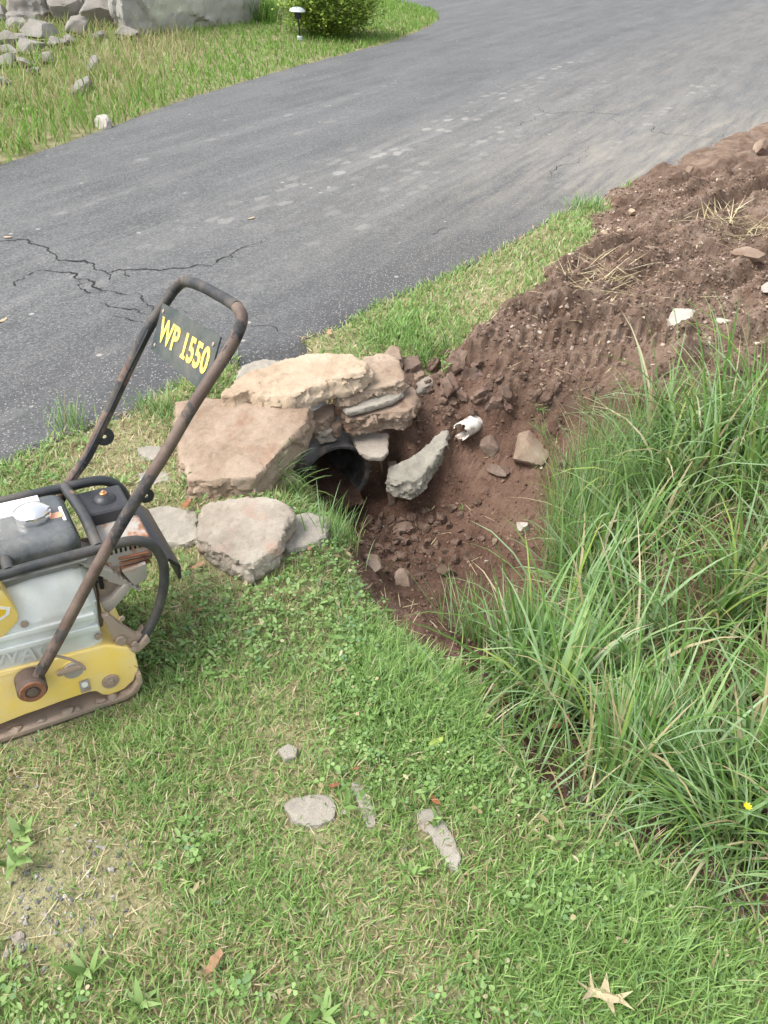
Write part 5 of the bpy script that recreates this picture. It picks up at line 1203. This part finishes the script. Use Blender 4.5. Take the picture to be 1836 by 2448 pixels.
# loose crumbs of earth, pebbles and gravel (too many to count)
def crumbs(name, label, n, sel, rr, mat, flat=.7, seed=0, reg=(-1.2, 3.4, .3, 6.0)):
    rg = np.random.default_rng(seed); x, y = rg.uniform(reg[0], reg[1], n), rg.uniform(reg[2], reg[3], n); z, sd = ground_z(x, y); a, b, d = pix(x, y, z)
    k = sel(x, y, z, sd, a, b, rg.random(n)) & (road_sd(x, y) < .02); x, y, z = x[k], y[k], z[k]; m_ = len(x)
    tv = np.array([(1, 0, 0), (-1, 0, 0), (0, 1, 0), (0, -1, 0), (.25, .2, 1), (-.2, .1, -1), (.6, .6, .5), (-.6, -.55, .5)], float); tf = [(0, 6, 4), (6, 2, 4), (2, 1, 4), (1, 7, 4), (7, 3, 4), (3, 0, 4), (0, 2, 6), (1, 3, 7), (2, 0, 5), (1, 2, 5), (3, 1, 5), (0, 3, 5)]
    tv = tv*(1+.5*(np.random.default_rng(seed+1).random((len(tv), 1))-.5))*np.array([1, .8, flat])
    r = rr[0] + (rr[1]-rr[0])*rg.random(m_)**3; r = r*np.clip(y/2.6, .8, 1.25)
    V, I, S, T, D = scatter(tv, tf, np.stack([x, y, z+r*.15], -1), rg.uniform(0, 6.3, m_), rg.uniform(0, 3, m_), rg.uniform(0, 6.3, m_), r, np.clip(dirt_lookup(x, y, 'dry')[0], 0, 1))
    me = mesh_np(name, V, I, S, False); attr(me, 'dryness', D); return tag(link(name, me, mat), label, 'crumbs' if 'crumb' in name else 'gravel', kind='stuff')
m = Mat('earth_crumbs'); r_ = m.island()
c = m.mix(m.attr('dryness'), m.ramp(r_, [(0, (.078, .047, .034)), (.5, (.135, .085, .062)), (.9, (.19, .127, .095)), (1, (.30, .22, .17))]), m.ramp(r_, [(0, (.10, .068, .051)), (.5, (.17, .12, .091)), (.9, (.25, .185, .145)), (1, (.40, .33, .27))])); CRUMB = m.bsdf(c, .95, spec=.1, normal=m.bump(m.noise(m.obj(), 200, 3), .5, .004))
crumbs('earth_crumbs', 'loose crumbs of brown earth over the dug ground', 150000, lambda x, y, z, sd, a, b, u: (sd > .0) & (u < .35+.5*(fbm(x*4, y*4, s=77, o=2) > .1)) & (a < 2100) & (b < 1650), (.002, .012), CRUMB, seed=5)
m = Mat('gravel'); r_ = m.island()
c = m.ramp(r_, [(0, (.10, .098, .095)), (.5, (.19, .185, .178)), (.8, (.28, .265, .245)), (1, (.42, .40, .37))]); GRAV = m.bsdf(c, .8, spec=.25)
crumbs('gravel', 'grey gravel bits in the thin lawn and along the ditch edge', 60000, lambda x, y, z, sd, a, b, u: u < (.8*np.exp(-((a-90)**2+(b-2170)**2)/130.**2) + .5*np.exp(-((a-250)**2+(b-2060)**2)/90.**2) + .4*np.exp(-((a-40)**2+(b-1830)**2)/90.**2) + .8*np.exp(-((a-1370)**2+(b-1930)**2)/75.**2) + .9*np.exp(-((a-1740)**2+(b-2180)**2)/110.**2) + .15*np.exp(-((a-330)**2+(b-1130)**2)/110.**2)), (.002, .010), GRAV, seed=9, reg=(-1.3, 1.4, .3, 2.0))
m = Mat('pale_bits'); PALE = m.bsdf(m.ramp(m.island(), [(0, (.3, .22, .17)), (1, (.55, .47, .39))]), .9)
crumbs('pebble_gravel', 'small pale pebbles dotted over the levelled dirt', 9000, lambda x, y, z, sd, a, b, u: (sd > .02) & (u < .05 + .10*(y > 3.2)), (.004, .016), PALE, flat=.6, seed=15)

# ------------------------------------------------------------------ beyond the driveway
n = 230000; x, y = rnd(-16, 4, n), rnd(4, 24, n); k = (sdist(x, y, FARL_POLY) > -.02+.08*RNG.random(n)); x, y = x[k], y[k]
z = ground_z(x, y)[0]; a, b, d = pix(x, y, z); k = (a > -400) & (a < 1200) & (b > -160); x, y, z, a, b = x[k], y[k], z[k], a[k], b[k]; n = len(x)
wild = sstep(560, 250, a + .6*(b-200)); wild = np.clip(wild + .15*fbm(x*.8, y*.8, s=93, o=2), 0, 1)
nearrim = sstep(430, 330, a)*sstep(150, 330, b)
dryf = np.clip(.02 + .62*wild - .3*nearrim + .5*np.exp(-(((a-400)/120)**2+((b-115)/28)**2)) + (.08+.2*wild)*fbm(x*1.2, y*1.2, s=95, o=3), .02, .85)
k = off_stone(x, y); x, y, z, wild, dryf = x[k], y[k], z[k], wild[k], dryf[k]; n = len(x)
fg = blades(np.stack([x, y, z-.01], -1), rnd(.06, .12, n)*(1+1.9*wild*RNG.random(n)), rnd(.008, .016, n), rnd(0, 6.3, n), rnd(.05, .6, n), rnd(.1, 1.1, n), 3, dryf, rnd(-.6, .6, n))
tag(veg('far_grass', [fg], FARG), 'green lawn and dry wild grass beyond the driveway', 'grass', kind='stuff')

# rounded shrub
sp = hit(800, 88); sh = empty('shrub', tuple(sp)); tag(sh, 'rounded yellow green leafy shrub on the far lawn', 'shrub')
SHL = grass_mat('shrub_leaf', [(.10, .18, .025), (.18, .28, .04), (.28, .38, .06), (.38, .48, .10)], DRYC, trans=.25)
for i in range(9):
    a = i*.7; tube('branch', [(0, 0, 0), (.15*math.cos(a), .15*math.sin(a), .25), (.42*math.cos(a), .42*math.sin(a), .55+.1*(i % 3))], .014, ENG, sh, seg=6, rmod=lambda t: 1-.6*t)
cen = RNG.normal(0, 1, (120, 3)); cen /= np.linalg.norm(cen, axis=1)[:, None]; pass
cen = cen*np.array([.62, .58, .52])*rnd(.68, 1.16, 120)[:, None] + np.array([0, 0, .52]); cen[:, 2] = np.maximum(cen[:, 2], .08)
nl = 15000; ci = RNG.integers(0, 120, nl); P = cen[ci] + RNG.normal(0, .088, (nl, 3)); P[:, 2] = np.maximum(P[:, 2], .03)
lv = [(0, 0, 0), (.4, .3, .06), (.9, .3, .03), (1.4, 0, -.1), (.9, -.3, .03), (.4, -.3, .06)]
veg('crown', [scatter(lv, lf, P, rnd(0, 6.3, nl), rnd(-.6, .9, nl), rnd(0, 6.3, nl), rnd(.028, .055, nl), np.zeros(nl))], SHL, sh)
tuf = hit(620, 40); tuftb = tussock('green grass tuft right beside the huge boulder', 622, 52, 160, (.2, .5), 0, 3, .15, (.05, .6), (.1, .8), (.012, .02), mat=FARG)

# solar path light
lp = hit(717, 97); pl_ = empty('path_light', tuple(lp)); tag(pl_, 'small black stake path light with a pale dome on the far lawn', 'path light')
m = Mat('lamp_black'); LBK = m.bsdf((.02, .02, .022), .4)
m = Mat('lamp_dome'); LDM = m.bsdf((.62, .66, .72), .25, .3)
tube('stake', [(0, 0, -.05), (0, 0, .15), (-.01, 0, .30)], .012, LBK, pl_, seg=8); disc('ground_collar', (0, 0, 0), (0, 0, 1), .045, .06, LDM, pl_)
disc('lamp_body', (-.01, 0, .28), (0, 0, 1), .05, .09, LBK, pl_)
lathe('dome', [(0, .055), (.06, .048), (.105, .028), (.125, .0), (.115, -.006), (0, -.002)], 32, (-.012, 0, .375), (.06, 0, 1), LDM, pl_)
